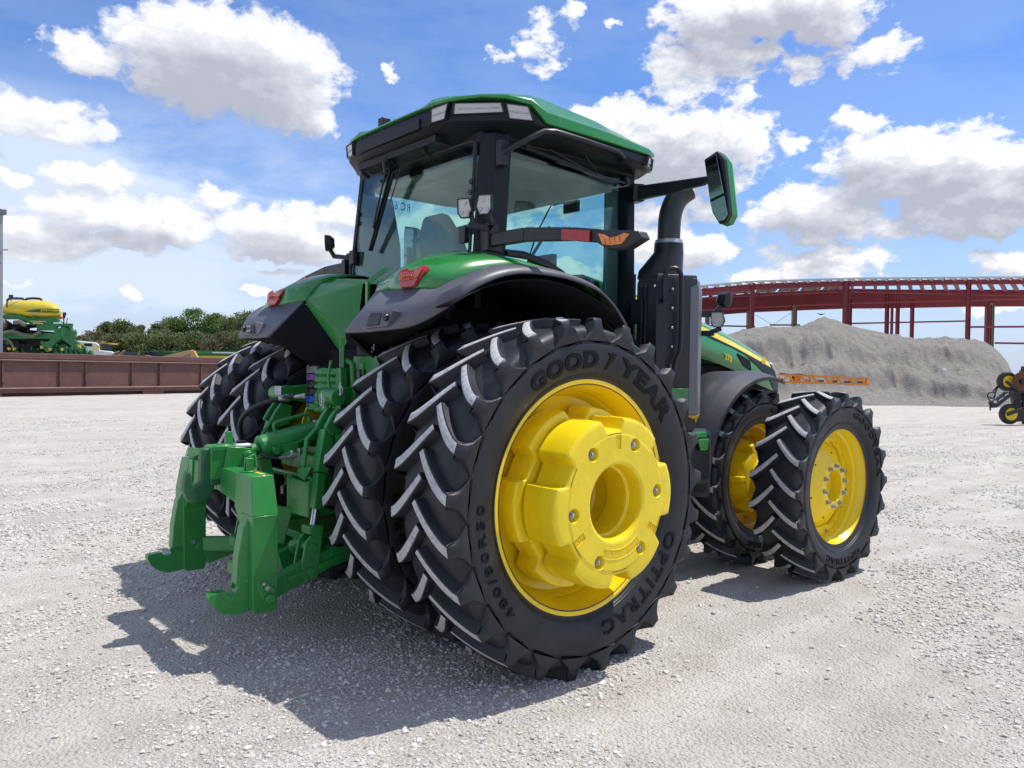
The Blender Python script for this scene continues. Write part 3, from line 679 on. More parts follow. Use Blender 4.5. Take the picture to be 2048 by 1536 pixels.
# ---------------------------------------------------------------- fenders
def arc(pts, k=6):
    """smooth polyline (Catmull-Rom)"""
    pts = [V(p) for p in pts]; out = []
    for i in range(len(pts)-1):
        p0, p1, p2, p3 = pts[max(i-1, 0)], pts[i], pts[i+1], pts[min(i+2, len(pts)-1)]
        for j in range(k):
            t = j/k; out.append(.5*((2*p1)+(-p0+p2)*t+(2*p0-5*p1+4*p2-p3)*t*t+(-p0+3*p1-3*p2+p3)*t**3))
    return out+[pts[-1]]
TAMB = paint('dark amber lens', (.50, .085, .012), .2, .6, var=.2, vscale=40)
def fender(sd):
    # longitudinal sections: x -> profile over the wheel (y,z), from rear low to front low
    gA = arc([(.50, -.545, 2.165), (.515, -.50, 2.235), (.53, -.42, 2.300), (.55, -.30, 2.350), (.58, -.10, 2.395), (.62, .15, 2.385), (.66, .45, 2.33), (.70, .70, 2.20)], 3)
    gB = arc([(.80, -.575, 2.150), (.80, -.555, 2.265), (.81, -.45, 2.335), (.83, -.33, 2.385), (.86, -.12, 2.425), (.89, .12, 2.425), (.92, .40, 2.355), (.94, .68, 2.22)], 3)
    gC = arc([(1.05, -.590, 2.140), (1.08, -.565, 2.245), (1.08, -.46, 2.295), (1.09, -.33, 2.340), (1.10, -.12, 2.375), (1.12, .12, 2.370), (1.12, .40, 2.32), (1.10, .68, 2.19)], 3)
    gD = arc([(1.22, -.575, 2.120), (1.26, -.53, 2.165), (1.30, -.43, 2.215), (1.32, -.30, 2.265), (1.33, -.10, 2.300), (1.34, .12, 2.300), (1.34, .40, 2.265), (1.34, .66, 2.16)], 3)
    mb = MB(); mb.loft([gA, gB, gC, gD])
    if sd < 0: mb.flip_x()
    cap = mb.emit('rear_fender', GREEN, T, ang=50, solid=.012)
    # inner wall of the fender, painted, running down beside the gearbox
    iw = MB()
    iw.slab([(.50, -.545, 2.165), (.30, -.44, 2.0), (.10, -.36, 1.80), (.22, -.36, 1.60), (.52, -.45, 1.75), (.60, -.50, 2.0)], .02)
    iw.slab([(.50, -.54, 2.17), (.51, -.50, 2.24), (.53, -.42, 2.30), (.55, -.28, 2.355), (.42, .0, 2.36), (.15, .0, 2.30), (.10, -.30, 2.28), (.10, -.36, 1.80), (.30, -.44, 2.0)], .02)
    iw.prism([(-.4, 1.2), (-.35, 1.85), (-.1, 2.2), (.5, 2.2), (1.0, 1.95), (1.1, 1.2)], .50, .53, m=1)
    if sd < 0: iw.flip_x()
    iw.emit('fender_wall', [GREEN, DARK], cap)
    # grey flare: rear face, lower lip, outer arch lip
    bot = arc([(.565, -.800, 1.888), (.80, -.795, 1.885), (1.05, -.785, 1.892), (1.22, -.765, 1.902), (1.33, -.705, 1.945), (1.42, -.60, 2.03), (1.485, -.48, 2.132), (1.505, -.31, 2.205), (1.505, -.11, 2.237), (1.505, .18, 2.232), (1.505, .40, 2.195), (1.505, .53, 2.145), (1.505, .66, 2.045), (1.505, .78, 1.885), (1.505, .87, 1.66)], 4)
    mid = arc([(.54, -.665, 2.035), (.80, -.690, 2.02), (1.05, -.705, 2.02), (1.22, -.700, 2.035), (1.34, -.645, 2.075), (1.41, -.56, 2.13), (1.44, -.455, 2.185), (1.45, -.30, 2.240), (1.45, -.11, 2.270), (1.45, .18, 2.268), (1.45, .41, 2.230), (1.45, .55, 2.175), (1.45, .69, 2.06), (1.45, .81, 1.89), (1.45, .90, 1.66)], 4)
    top = arc([(.515, -.552, 2.158), (.80, -.580, 2.146), (1.05, -.596, 2.136), (1.22, -.582, 2.122), (1.27, -.53, 2.160), (1.31, -.43, 2.212), (1.33, -.34, 2.250), (1.335, -.24, 2.278), (1.34, -.08, 2.296), (1.345, .16, 2.300), (1.345, .40, 2.266), (1.345, .57, 2.205), (1.345, .72, 2.07), (1.345, .84, 1.89), (1.345, .93, 1.66)], 4)
    fl = MB(); fl.loft([bot, mid, top])
    if sd < 0: fl.flip_x()
    fl.emit('fender_flare', GREYP, cap, ang=40, solid=.014)
    # dark inner lining of the wheel arch
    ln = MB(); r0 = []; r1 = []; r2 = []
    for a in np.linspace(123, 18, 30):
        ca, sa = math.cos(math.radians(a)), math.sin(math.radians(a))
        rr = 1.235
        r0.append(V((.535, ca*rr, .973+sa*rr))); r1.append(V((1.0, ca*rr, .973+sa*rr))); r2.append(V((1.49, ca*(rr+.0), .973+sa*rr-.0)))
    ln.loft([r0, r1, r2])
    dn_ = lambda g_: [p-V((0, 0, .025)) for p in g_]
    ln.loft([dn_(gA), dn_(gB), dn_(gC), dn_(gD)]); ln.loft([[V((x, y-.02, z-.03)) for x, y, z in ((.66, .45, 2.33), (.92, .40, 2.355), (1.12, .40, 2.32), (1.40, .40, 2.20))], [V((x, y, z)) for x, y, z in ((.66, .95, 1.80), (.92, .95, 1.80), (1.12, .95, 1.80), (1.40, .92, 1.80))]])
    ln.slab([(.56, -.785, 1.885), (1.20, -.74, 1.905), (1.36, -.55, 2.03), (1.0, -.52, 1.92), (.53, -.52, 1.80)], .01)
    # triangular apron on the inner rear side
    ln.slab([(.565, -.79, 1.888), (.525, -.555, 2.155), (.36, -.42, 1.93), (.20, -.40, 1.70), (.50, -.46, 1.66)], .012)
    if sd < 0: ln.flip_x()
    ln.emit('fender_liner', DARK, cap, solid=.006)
    # tail lamp
    tl = MB()
    TLq = [(.835, -.562, 2.262), (.865, -.574, 2.262), (.905, -.580, 2.243), (1.015, -.585, 2.240), (1.045, -.578, 2.262), (1.09, -.570, 2.250), (1.105, -.572, 2.228), (1.045, -.592, 2.150), (.895, -.588, 2.150), (.825, -.572, 2.238)]
    tl.slab([(x, y-.016, z) for x, y, z in TLq], .04, m=0, out=(0, -1, 0))
    ys = -.606
    tl.slab([(.835, ys+.024, 2.255), (.862, ys+.016, 2.254), (.905, ys+.006, 2.233), (1.015, ys+.003, 2.230), (1.045, ys+.008, 2.254), (1.09, ys+.016, 2.254), (1.065, ys, 2.206), (1.0, ys-.004, 2.196), (.90, ys-.004, 2.196), (.865, ys, 2.206)], .03, m=1, out=(0, -1, 0))
    tl.slab([(.90, ys-.0035, 2.193), (1.0, ys-.0035, 2.193), (1.062, ys+.002, 2.203), (1.072, ys+.002, 2.200), (1.035, ys-.006, 2.156), (.90, ys-.006, 2.156), (.848, ys+.006, 2.205), (.862, ys+.002, 2.203)], .02, m=0, out=(0, -1, 0))
    for k in range(5): tl.box((.915+k*.024, ys-.003, 2.213), (.003, .008, .025), m=1)
    if sd < 0: tl.flip_x()
    tl.emit('tail_lamp', [RED, TAMB], cap, bevel=.003)
    # socket / blanking box on the flare
    bx = MB(); bx.slab([(.84, -.785, 2.010), (.805, -.800, 1.905), (1.055, -.800, 1.910), (1.10, -.785, 2.002)], .09, out=(0, -1, 0))
    bx.slab([(.855, -.790, 1.995), (.825, -.806, 1.92), (.97, -.806, 1.922), (.985, -.790, 1.993)], .03, m=1, out=(0, -1, 0))
    bx.cyl((1.045, -.76, 1.965), (1.045, -.812, 1.96), .022, n=16, m=1)
    if sd < 0:
        bx.flip_x()
        for i in range(2):
            for j in range(2): bx.box((-.93+i*.035, -.812, 1.94+j*.035), (.02, .008, .018), m=2)
    bx.emit('socket_box', [GREYP, BLACK, ZINC], cap, bevel=.004)
fender(1); fender(-1)
# sharp feature line on the right fender bracket
fb = MB(); fb.bar((.02, -.33, 1.75), (.02, -.33, 2.28), .02, .03); fb.bar((.02, -.33, 2.28), (.10, -.22, 2.38), .02, .03)
fb.emit('fender_bracket', GREEN, T)
# ---------------------------------------------------------------- mirror, exhaust
for sd in (1, -1):
    mb = MB()
    mb.bar((.90, 1.47, 3.03), (1.02, 1.40, 3.02), .09, .13); mb.slab([(.98, 1.40, 3.075), (.98, 1.40, 2.965), (1.35, 1.31, 2.945), (1.70, 1.22, 2.930), (1.78, 1.20, 2.95), (1.78, 1.20, 2.975)], .05)
    mb.cyl((1.77, 1.21, 2.965), (1.83, 1.24, 2.96), .014)
    if sd < 0: mb.flip_x()
    ma = mb.emit('mirror_arm', BLACK, T, bevel=.01)
    gb = MB()
    a = [(1.735, 1.21, 3.090), (1.885, 1.17, 3.115), (1.935, 1.19, 3.05), (1.975, 1.21, 2.70), (1.93, 1.225, 2.655), (1.865, 1.235, 2.650), (1.80, 1.235, 2.735), (1.785, 1.225, 2.80)]
    bk = [(x+.012*(1 if x > 1.85 else .8), y+.075, z-.01) for x, y, z in a]
    bk2 = [V(p)+(V((1.87, 1.35, 2.88))-V(p))*.22+V((0, .02, 0)) for p in bk]
    gb.loft([[V(p) for p in a], [V(p)+V((.002, .03, 0)) for p in a], [V(p) for p in bk], bk2], closed=True, cap=True, mats=[0, 1, 1])
    gb.m[-1] = 1; gb.m[-2] = 0
    gb.v = [(1.735+(x-1.735)*.86, y, z) for x, y, z in gb.v]
    if sd < 0: gb.flip_x()
    mi = gb.emit('mirror', [BLACK, GREEN], ma, bevel=.006)
    gm = MB(); gm.slab([(1.750, 1.204, 3.075), (1.878, 1.167, 3.095), (1.935, 1.188, 2.835), (1.795, 1.215, 2.815)], .01, out=(-.2, -1, 0))
    gm.slab([(1.798, 1.214, 2.80), (1.94, 1.190, 2.820), (1.958, 1.208, 2.70), (1.915, 1.217, 2.665), (1.868, 1.225, 2.668), (1.812, 1.222, 2.745)], .01, out=(-.2, -1, 0))
    gm.v = [(1.735+(x-1.735)*.86, y, z) for x, y, z in gm.v]
    if sd < 0: gm.flip_x()
    gm.emit('mirror_glass', MIRR, mi, bevel=.002)
eb = MB()
# aftertreatment housing right of the cab: outline in plan, tall
plan = [(.98, 1.44), (1.08, 1.34), (1.22, 1.38), (1.35, 1.60), (1.37, 1.66), (1.25, 1.83), (1.15, 1.90), (.98, 1.90)]
plan_t = [(.99, 1.46), (1.09, 1.37), (1.21, 1.40), (1.335, 1.62), (1.35, 1.68), (1.24, 1.82), (1.14, 1.88), (.99, 1.88)]
eb.loft([[V((x, y, z)) for x, y in P_] for P_, z in ((plan_t, 1.24), (plan, 1.28), (plan, 2.34), (plan_t, 2.395))], closed=True, cap=True)
eb.box((1.16, 1.43, 2.02), (.06, .10, .34), .9); eb.bar((1.125, 1.345, 1.5), (1.125, 1.345, 2.3), .05, .02, up=(0, 1, 0))
eb.bar((1.10, 1.34, 1.7), (1.10, 1.34, 2.2), .04, .03, up=(0, 1, 0)); eb.box((1.08, 1.34, 2.12), (.10, .05, .18))
for z in (1.72, 1.86, 2.0, 2.14, 2.28): eb.cyl((1.275, 1.475, z), (1.305, 1.459, z), .010, n=10, m=1)
for z in (1.60, 2.30): eb.cyl((1.20, 1.372, z), (1.215, 1.36, z), .010, n=10, m=1)
xb = eb.emit('exhaust_housing', [BLACK, ZINC], T, bevel=.012)
sh = MB()
sh.loft([[V(p) for p in r] for r in ([(1.352, 1.60, 1.36), (1.385, 1.665, 1.36), (1.27, 1.86, 1.36), (1.25, 1.84, 1.36)], [(1.352, 1.60, 2.29), (1.385, 1.665, 2.29), (1.27, 1.86, 2.29), (1.25, 1.84, 2.29)], [(1.335, 1.61, 2.385), (1.36, 1.67, 2.37), (1.26, 1.84, 2.37), (1.24, 1.83, 2.38)])], closed=True, cap=True)
sh.emit('heat_shield', GREYB, xb, bevel=.006)
sh2 = MB(); sh2.loft([[V(p) for p in r] for r in ([(1.33, 1.60, 1.29), (1.35, 1.66, 1.29), (1.25, 1.84, 1.29), (1.23, 1.82, 1.29)], [(1.352, 1.60, 1.357), (1.386, 1.665, 1.357), (1.27, 1.86, 1.357), (1.25, 1.84, 1.357)])], closed=True, cap=True)
sh2.emit('shield_foot', YELLOWD, xb, bevel=.004)
pb = MB()
pb.loft([[V((1.13+r*math.cos(t)-o*.7, 1.62+r*math.sin(t)-o*.8, z)) for t in np.linspace(0, 2*PI, 28, endpoint=False)] for r, z, o in ((.17, 2.38, .06), (.165, 2.44, .055), (.112, 2.58, .0), (.108, 2.645, 0), (.10, 2.65, 0))], closed=True, cap=True)
pb.emit('exhaust_cowl', BLACK, xb, ang=50)
pp = MB()
c0 = V((1.13, 1.64, 0))
pth = [(1.13, 1.62, 2.60), (1.13, 1.62, 2.72), (1.13, 1.63, 2.85), (1.14, 1.66, 2.95), (1.165, 1.70, 3.02), (1.21, 1.75, 3.07)]
pp.tube(arc(pth, 4), .086, 26, caps=False); pp.tube(arc(pth, 4)[2:-1], .080, 26, caps=True)
pp.cyl((1.13, 1.62, 2.645), (1.13, 1.62, 2.675), .110, .10, n=26, m=1)
pp.emit('exhaust_stack', [paint('charcoal pipe', (.035, .04, .042), .38, metal=.3), ZINC], xb, ang=50)
hrr = MB(); hrr.tube(arc([(1.24, 1.42, 2.20), (1.275, 1.39, 2.21), (1.278, 1.388, 2.34), (1.292, 1.405, 2.41), (1.32, 1.44, 2.43), (1.345, 1.475, 2.41), (1.355, 1.492, 2.32), (1.355, 1.492, 1.88), (1.335, 1.465, 1.76), (1.325, 1.455, 1.66), (1.305, 1.47, 1.645)], 5), .017, 10)
hrr.emit('grab_handle', BLACK, xb)
gs = MB(); gs.slab([(1.235, 1.375, 1.568), (1.26, 1.405, 1.455), (1.372, 1.575, 1.445), (1.372, 1.575, 1.553)], .05, out=(1, -.6, 0))
gs.emit('green_bracket', GREEN, xb, bevel=.003)
tk = MB(); tk.box((1.05, 1.55, 1.02), (.50, .9, .44)); tk.box((.75, 1.5, .9), (.6, .9, .5)); tk.emit('fuel_tank', BLACK, T, bevel=.05)
tk2 = MB(); tk2.box((1.18, 1.72, 1.20), (.3, .30, .05)); tk2.slab([(1.335, 1.76, 1.17), (1.335, 1.80, 1.08), (1.335, 1.88, 1.08), (1.335, 1.90, 1.17)], .02); tk2.emit('side_step', GREEN, T, bevel=.01)
tl_ = MB(); tl_.box((-1.05, 1.3, 1.0), (.5, 1.2, .7)); 
for z in (.5, .75, 1.0, 1.25): tl_.box((-1.40, 1.35, z), (.35, .4, .03))
tl_.bar((-1.25, 1.15, .45), (-1.25, 1.15, 1.5), .03, .03); tl_.bar((-1.25, 1.55, .45), (-1.25, 1.55, 1.5), .03, .03); tl_.emit('left_steps', BLACK, T, bevel=.02)
# front work lamps by the hood
led((1.33, 1.98, 2.085), (.45, -1, 0), w=.11, h=.12, flip=1, bracket=[((1.33, 2.03, 2.02), (1.25, 1.98, 1.98), .035), ((1.3, 1.98, 1.98), (1.18, 1.92, 1.98), .04)])
led((1.31, 2.10, 2.245), (-.2, 1, 0), w=.12, h=.12, flip=1, bracket=[((1.31, 2.04, 2.19), (1.28, 2.0, 2.13), .035), ((1.28, 2.0, 2.13), (1.18, 1.90, 2.12), .04)])
# ---------------------------------------------------------------- hood
hd = MB()
def hsec(y, zt, zs, xs, zm, xm, zl, xl):
    """half section: crown, shoulder, crease, lower edge"""
    return [V((0, y, zt)), V((xs*.55, y, zt-.012)), V((xs, y, zs)), V((xs+.02, y, zs-.03)), V((xm, y, zm)), V((xl, y, zl))]
secs = [hsec(1.62, 2.50, 2.42, .40, 2.20, .46, 1.70, .47), hsec(2.2, 2.405, 2.32, .40, 2.12, .46, 1.80, .48), hsec(2.75, 2.30, 2.205, .39, 2.0, .46, 1.835, .50), hsec(3.2, 2.215, 2.105, .375, 1.93, .455, 1.76, .50),
        hsec(3.6, 2.125, 2.01, .36, 1.87, .445, 1.675, .485), hsec(3.95, 2.035, 1.915, .345, 1.80, .425, 1.56, .46), hsec(4.25, 1.945, 1.835, .33, 1.73, .40, 1.50, .43), hsec(4.42, 1.875, 1.795, .31, 1.70, .37, 1.50, .39), hsec(4.50, 1.82, 1.76, .27, 1.68, .33, 1.50, .35)]
hd.loft(secs)
hd.mirror_x()
hood = hd.emit('hood', GREEN, T, ang=28, solid=.01)
def hx(y, z):
    """outer surface x of the hood side at (y, z)"""
    ys = [s[0].y for s in secs]; k = max(0, min(len(ys)-2, int(np.searchsorted(ys, y))-1)); t = (y-ys[k])/(ys[k+1]-ys[k])
    a = [secs[k][j].lerp(secs[k+1][j], t) for j in range(6)]
    zz = [p.z for p in a][::-1]; xx = [p.x for p in a][::-1]
    return float(np.interp(z, zz, xx))+.007
def hz(y, j):
    ys = [s[0].y for s in secs]; return float(np.interp(y, ys, [s[j].z for s in secs]))
def hood_patch(outl, mat, name, par, off=.006, th=.01, dens=1):
    """closed outline (y,z) laid on the right hood side, given thickness"""
    pts = [(hx(y, z)+off, y, z) for y, z in outl]; mb = MB(); mb.slab(pts, th) if dens == 1 else None
    return mb
for sd in (1, -1):
    sp = MB(); ring_a = []; 
    ys = np.linspace(1.65, 4.30, 26)
    up = [V((hx(y, hz(y, 3)+.0)+.006, y, hz(y, 3)+.004)) for y in ys]; lo = [V((hx(y, hz(y, 3)-.055)+.007, y, hz(y, 3)-.055)) for y in ys]
    inn = [p-V((.012, 0, 0)) for p in up]; inl = [p-V((.012, 0, 0)) for p in lo]
    sp.loft([inn, up, lo, inl])
    if sd < 0: sp.flip_x()
    sp.emit('yellow_stripe', YELLOW, hood)
    bl = MB()
    def strip(mb, ya, yb, fz0, fz1, off=.006, n=14, m=0):
        ys = np.linspace(ya, yb, n); 
        rows = []
        for t in np.linspace(0, 1, 5):
            rows.append([V((hx(y, fz0(y)+(fz1(y)-fz0(y))*t)+off, y, fz0(y)+(fz1(y)-fz0(y))*t)) for y in ys])
        rows = [[p-V((.012, 0, 0)) for p in rows[0]]]+rows+[[p-V((.012, 0, 0)) for p in rows[-1]]]
        mb.loft(rows, m=m)
    strip(bl, 1.65, 3.78, lambda y: hz(y, 3)-.060, lambda y: hz(y, 3)-.078)
    strip(bl, 3.74, 4.46, lambda y: hz(y, 3)-.062, lambda y: max(hz(y, 3)-.078-(y-3.74)*.22-max(0, y-4.2)*.9, 1.50), n=22)
    if sd < 0: bl.flip_x()
    bl.emit('hood_side_panel', BLACKT, hood)
    vt = MB()
    strip(vt, 3.58, 3.82, lambda y: 1.872-(y-3.58)*.30, lambda y: 1.775-(y-3.58)*.34-max(0, 3.66-y)*-.9, n=6)
    if sd < 0: vt.flip_x()
    vt.emit('side_vent', DARK, hood)
    hl = MB(); hl.slab([(.345, 4.36, 1.80), (.395, 4.34, 1.785), (.40, 4.44, 1.64), (.36, 4.50, 1.635), (.30, 4.53, 1.66), (.27, 4.515, 1.77)], .03)
    if sd < 0: hl.flip_x()
    hl.emit('headlight', paint('headlamp glass', (.6, .65, .7), .1, .8), hood, bevel=.004)
DECY = paint('yellow decal', (.80, .58, .01), .5)
tx = MB()
a = V((hx(3.33, 1.83)+.006, 3.33, 1.805)); text_on(tx, '370', a, (hx(3.55, 1.80)-hx(3.33, 1.80), .22, -.055), (.0, -.0, 1), .062, .002, bold=.03, spacing=1.1); tx.emit('model_number', DECY, hood); tx = MB()
a = V((hx(4.10, 1.78)+.010, 4.08, 1.77)); text_on(tx, '8R', a, (hx(4.28, 1.75)-hx(4.10, 1.75), .18, -.03), (.0, 0, 1), .085, .002, bold=.03, spacing=1.0)
tx.emit('series_number', DECY, hood)
gr = MB(); gr.loft([[V((x, y, z)) for x, y, z in r] for r in ([(-.34, 4.46, 1.60), (.34, 4.46, 1.60), (.32, 4.56, 1.60), (-.32, 4.56, 1.60)], [(-.31, 4.44, 1.05), (.31, 4.44, 1.05), (.28, 4.52, 1.05), (-.28, 4.52, 1.05)])], closed=True, cap=True)
gr.prism([(4.05, 1.62), (4.50, 1.62), (4.47, 1.30), (4.42, 1.05), (4.15, 1.08)], -.36, .37, 'yz'); gr.emit('grille', BLACKT, T, bevel=.01)
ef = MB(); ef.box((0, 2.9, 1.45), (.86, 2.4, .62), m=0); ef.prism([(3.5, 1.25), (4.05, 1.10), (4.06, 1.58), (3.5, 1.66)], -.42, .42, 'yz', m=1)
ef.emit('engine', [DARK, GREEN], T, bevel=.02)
# front fenders ----------------------------------------------------
def ffend(sd):
    A = []; B = []; C_ = []; D = []
    for a in np.linspace(186, 73, 34):
        ca, sa = math.cos(math.radians(a)), math.sin(math.radians(a))
        tip = max(0, (82-a)/10)
        A.append(V((.60, 3.049+ca*.93, .757+sa*.925-.01*tip))); B.append(V((.96, 3.049+ca*.935, .757+sa*.935)))
        C_.append(V((1.00, 3.049+ca*.925, .757+sa*.925))); D.append(V((1.13, 3.049+ca*.885, .757+sa*.885)))
    D2 = [p+V((.005, 0, -.0)) + (V((0, 3.049, .757))-V((0, p.y, p.z)))*.03 for p in D]
    mb = MB(); mb.loft([A, B, C_, D, D2])
    if sd < 0: mb.flip_x()
    mb.emit('front_fender', paint('black grey plastic', (.038, .039, .047), .46, var=.08, bmp=.15, bscale=600, dirt=(.14, .13, .12), dirtamt=.25), T, ang=35, solid=.012)
    br = MB(); br.bar((.5, 3.05, 1.5), (.8, 3.05, 1.65), .08, .04); 
    if sd < 0: br.flip_x()
    br.emit('fender_stay', BLACK, T)
ffend(1); ffend(-1)
# chassis ----------------------------------------------------------
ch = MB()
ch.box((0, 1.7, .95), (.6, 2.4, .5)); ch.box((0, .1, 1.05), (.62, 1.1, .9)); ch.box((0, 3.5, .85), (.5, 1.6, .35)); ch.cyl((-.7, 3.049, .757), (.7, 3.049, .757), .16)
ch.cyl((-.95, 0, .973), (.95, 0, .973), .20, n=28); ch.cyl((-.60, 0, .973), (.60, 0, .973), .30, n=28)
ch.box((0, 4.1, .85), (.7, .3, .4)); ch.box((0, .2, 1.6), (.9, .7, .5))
ch.emit('chassis', paint('shade-darkened dusty green', (.008, .06, .018), .6, dirt=(.05, .05, .04), dirtamt=.4), T, bevel=.03)  # green darkened to paint in the shade around the chassis, plus some dirt
dk = MB(); dk.box((-.02, -.40, 1.25), (.86, .12, 1.1)); dk.box((0, -.36, 1.75), (.9, .06, .35)); dk.box((0, -.2, .9), (.9, .4, .9)); dk.emit('shaded_rear_housing', DARK, T, bevel=.01)  # enlarged flat black blocks, painted shade covering the green behind the hitch
yl = MB(); yl.prism([(-.60+.17*math.cos(t), 1.05+.46*math.sin(t)) for t in np.linspace(.25, 2*PI-.25, 26)], -.14, -.12, 'yz')
yl.emit('yellow_guard', YELLOWD, T)
# ---------------------------------------------------------------- rear linkage
# centre bracket, hydraulic outlets
sc = MB()
sc.slab([(.235, -.66, 1.868), (.235, -.66, 1.67), (.315, -.70, 1.67), (.315, -.70, 1.868)], .03); sc.bar((.27, -.66, 1.67), (.27, -.66, 1.15), .07, .05, up=(0, 1, 0))
sc.tube([(.20, -.70, 1.72), (.20, -.72, 1.6), (.22, -.71, 1.5), (.20, -.70, 1.40)], .010, 8); sc.tube([(.30, -.65, 1.72), (.34, -.62, 1.70), (.35, -.61, 1.5), (.35, -.6, 1.40)], .022, 10)
for z in (1.64, 1.59, 1.545, 1.485, 1.435, 1.39): sc.tube([(-.02, -.70, z), (.06, -.68, z), (.10, -.66, z), (.25, -.60, z)], [.020, .032, .026, .026], 12); sc.cyl((.35, -.58, z), (.55, -.50, z), .024); sc.box((.42, -.52, z), (.10, .10, .035))
sc.box((.45, -.50, 1.60), (.35, .15, .30)); sc.box((.44, -.50, 1.73), (.36, .14, .04)); sc.slab([(.50, -.66, 1.70), (.50, -.66, 1.58), (.60, -.70, 1.55), (.64, -.72, 1.70)], .02)
sc.tube([(.40, -.40, 1.78), (.60, -.42, 1.76), (.62, -.45, 1.60)], .016, 8)
scv = sc.emit('hydraulic_outlets', GREENC, T, bevel=.004)
zz = [1.655, 1.605, 1.555, 1.505, 1.455, 1.405]
mats = [GREYM, PURPLE, BLACK, BLACK, BLUE, GREENC]
for z, mt in zip(zz, mats):
    cp = MB(); c = V((-.045, -.715, z)); d = V((-.55, -.80, 0)).normalized(); s_ = V((d.y, -d.x, 0))
    cp.cyl(c+V((.045, .03, 0)), c, .027, n=14); cp.box(c, (.05, .05, .042), .6)
    for k in range(5):
        an = 2*PI*k/5+.3; e = s_*math.cos(an)+V((0, 0, 1))*math.sin(an)
        cp.bar(c+d*.03, c+d*.025+e*.032, .016, .012, up=d)
    cp.emit('coupler_cap', mt, scv, bevel=.003)
bk = MB(); bk.bar((.0, -.66, 1.37), (.0, -.66, 1.68), .05, .09, up=(0, 1, 0)); bk.emit('outlet_manifold', BLACK, scv, bevel=.006); bk = MB(); bk.box((.60, -.70, 1.635), (.04, .05, .06)); bk.emit('control_knob', BLACK, scv, bevel=.006); bk = MB(); bk.box((.42, -.52, 1.80), (.20, .12, .10)); bk.box((.50, -.585, 1.80), (.08, .02, .07))
bk.emit('outlet_block', BLACK, scv, bevel=.006)
mk2 = MB(); 
for i in range(3): mk2.box((.545, -.597, 1.775+.025*i), (.008, .004, .008))
mk2.box((.57, -.597, 1.81), (.004, .004, .05)); mk2.emit('outlet_marks', WHITEM, scv)
hs_ = MB(); hs_.tube(arc([(-.60, -.90, .95), (-.58, -.98, 1.10), (-.50, -1.03, 1.28), (-.36, -.99, 1.39), (-.20, -.88, 1.455), (-.10, -.79, 1.475)], 6), .017, 10)
hs_.emit('hydraulic_hose', RUBBLK, T)
hs2 = MB(); hs2.tube([(-.20, -.88, 1.455), (-.15, -.83, 1.468)], .020, 10); hs2.tube([(-.15, -.83, 1.468), (-.04, -.76, 1.478)], .014, 10); hs2.cyl((-.07, -.775, 1.477), (-.04, -.76, 1.478), .018, n=6); hs2.box((-.22, -.88, 1.51), (.05, .004, .06), .6)
hs2.emit('hose_fitting', ZINC, T)
# rockshaft arms and links
for sd in (1, -1):
    mb = MB()
    mb.cyl((sd*.24, -.0, 1.42), (sd*.50, -.0, 1.42), .10)
    o_ = .39
    mb.slab([(o_-.03, -.02, 1.56), (o_-.03, -.02, 1.34), (o_-.03, -.62, 1.42), (o_-.03, -.80, 1.45), (o_-.03, -.83, 1.49), (o_-.03, -.80, 1.53), (o_-.03, -.62, 1.55)], -.06)
    mb.cyl((o_-.10, -.79, 1.485), (o_+.09, -.79, 1.485), .052, n=24); mb.cyl((o_-.115, -.79, 1.485), (o_-.10, -.79, 1.485), .060, n=24)
    # upper link head
    mb.slab([(o_-.06, -.84, 1.37), (o_-.06, -.88, 1.30), (o_-.06, -.83, 1.25), (o_-.06, -.74, 1.26), (o_-.06, -.72, 1.40), (o_-.06, -.80, 1.42)], -.035)
    mb.slab([(o_+.06, -.84, 1.37), (o_+.06, -.88, 1.30), (o_+.06, -.83, 1.25), (o_+.06, -.74, 1.26), (o_+.06, -.72, 1.40), (o_+.06, -.80, 1.42)], -.035)
    if sd < 0: mb = mb  # arms drawn on the positive side, mirrored below
    # lift link: turnbuckle
    mb.bar((o_+.02, -.83, 1.28), (o_+.06, -.90, 1.02), .085, .075, up=(0, 1, 0)); mb.bar((o_+.06, -.90, 1.02), (o_+.07, -.925, .80), .07, .06, up=(0, 1, 0))
    mb.tube([(o_-.04, -.86, 1.30), (o_-.06, -.93, 1.22), (o_-.02, -.97, 1.05)], .016, 8); mb.slab([(o_-.05, -.95, 1.06), (o_-.07, -.99, 1.03), (o_-.05, -.99, .99), (o_+.0, -.97, .97), (o_+.05, -.95, 1.06)], .03)
    if sd < 0: mb.flip_x()
    la = mb.emit('lift_arm', GREENC, T, bevel=.008)
    rd = MB(); rd.cyl((o_+.07, -.925, .82), (o_+.085, -.96, .66), .022, n=18)
    if sd < 0: rd.flip_x()
    rd.emit('link_rod', STEEL, la)
    cv = MB()
    cx = o_+.09
    for dx in (-.05, .05): cv.slab([(cx+dx-.01, -.95, .70), (cx+dx-.01, -1.03, .62), (cx+dx-.01, -1.06, .45), (cx+dx-.01, -1.03, .38), (cx+dx-.01, -.95, .40), (cx+dx-.01, -.92, .66)], -.022)
    cv.box((cx, -.96, .685), (.12, .09, .05)); cv.cyl((cx-.075, -.99, .58), (cx+.075, -.99, .58), .03); cv.cyl((cx-.08, -1.0, .44), (cx+.08, -1.0, .44), .028)
    # draft arm
    cv.bar((.46, -.05, .64), (.48, -.85, .50), .07, .12, h2=.12); cv.bar((.48, -.85, .50), (.53, -1.26, .37), .07, .12, h2=.11)
    cv.bar((.47, -.60, .535), (.52, -1.15, .41), .085, .035)
    # sway brace
    cv.bar((.20, -.75, .55), (.22, -1.06, .45), .05, .12); cv.tube(arc([(.10, -.55, .45), (.28, -.88, .48), (.34, -1.02, .56), (.40, -1.0, .60)], 4), .032, 10)
    if sd < 0: cv.flip_x()
    cv.emit('draft_link', GREENC, T, bevel=.01)
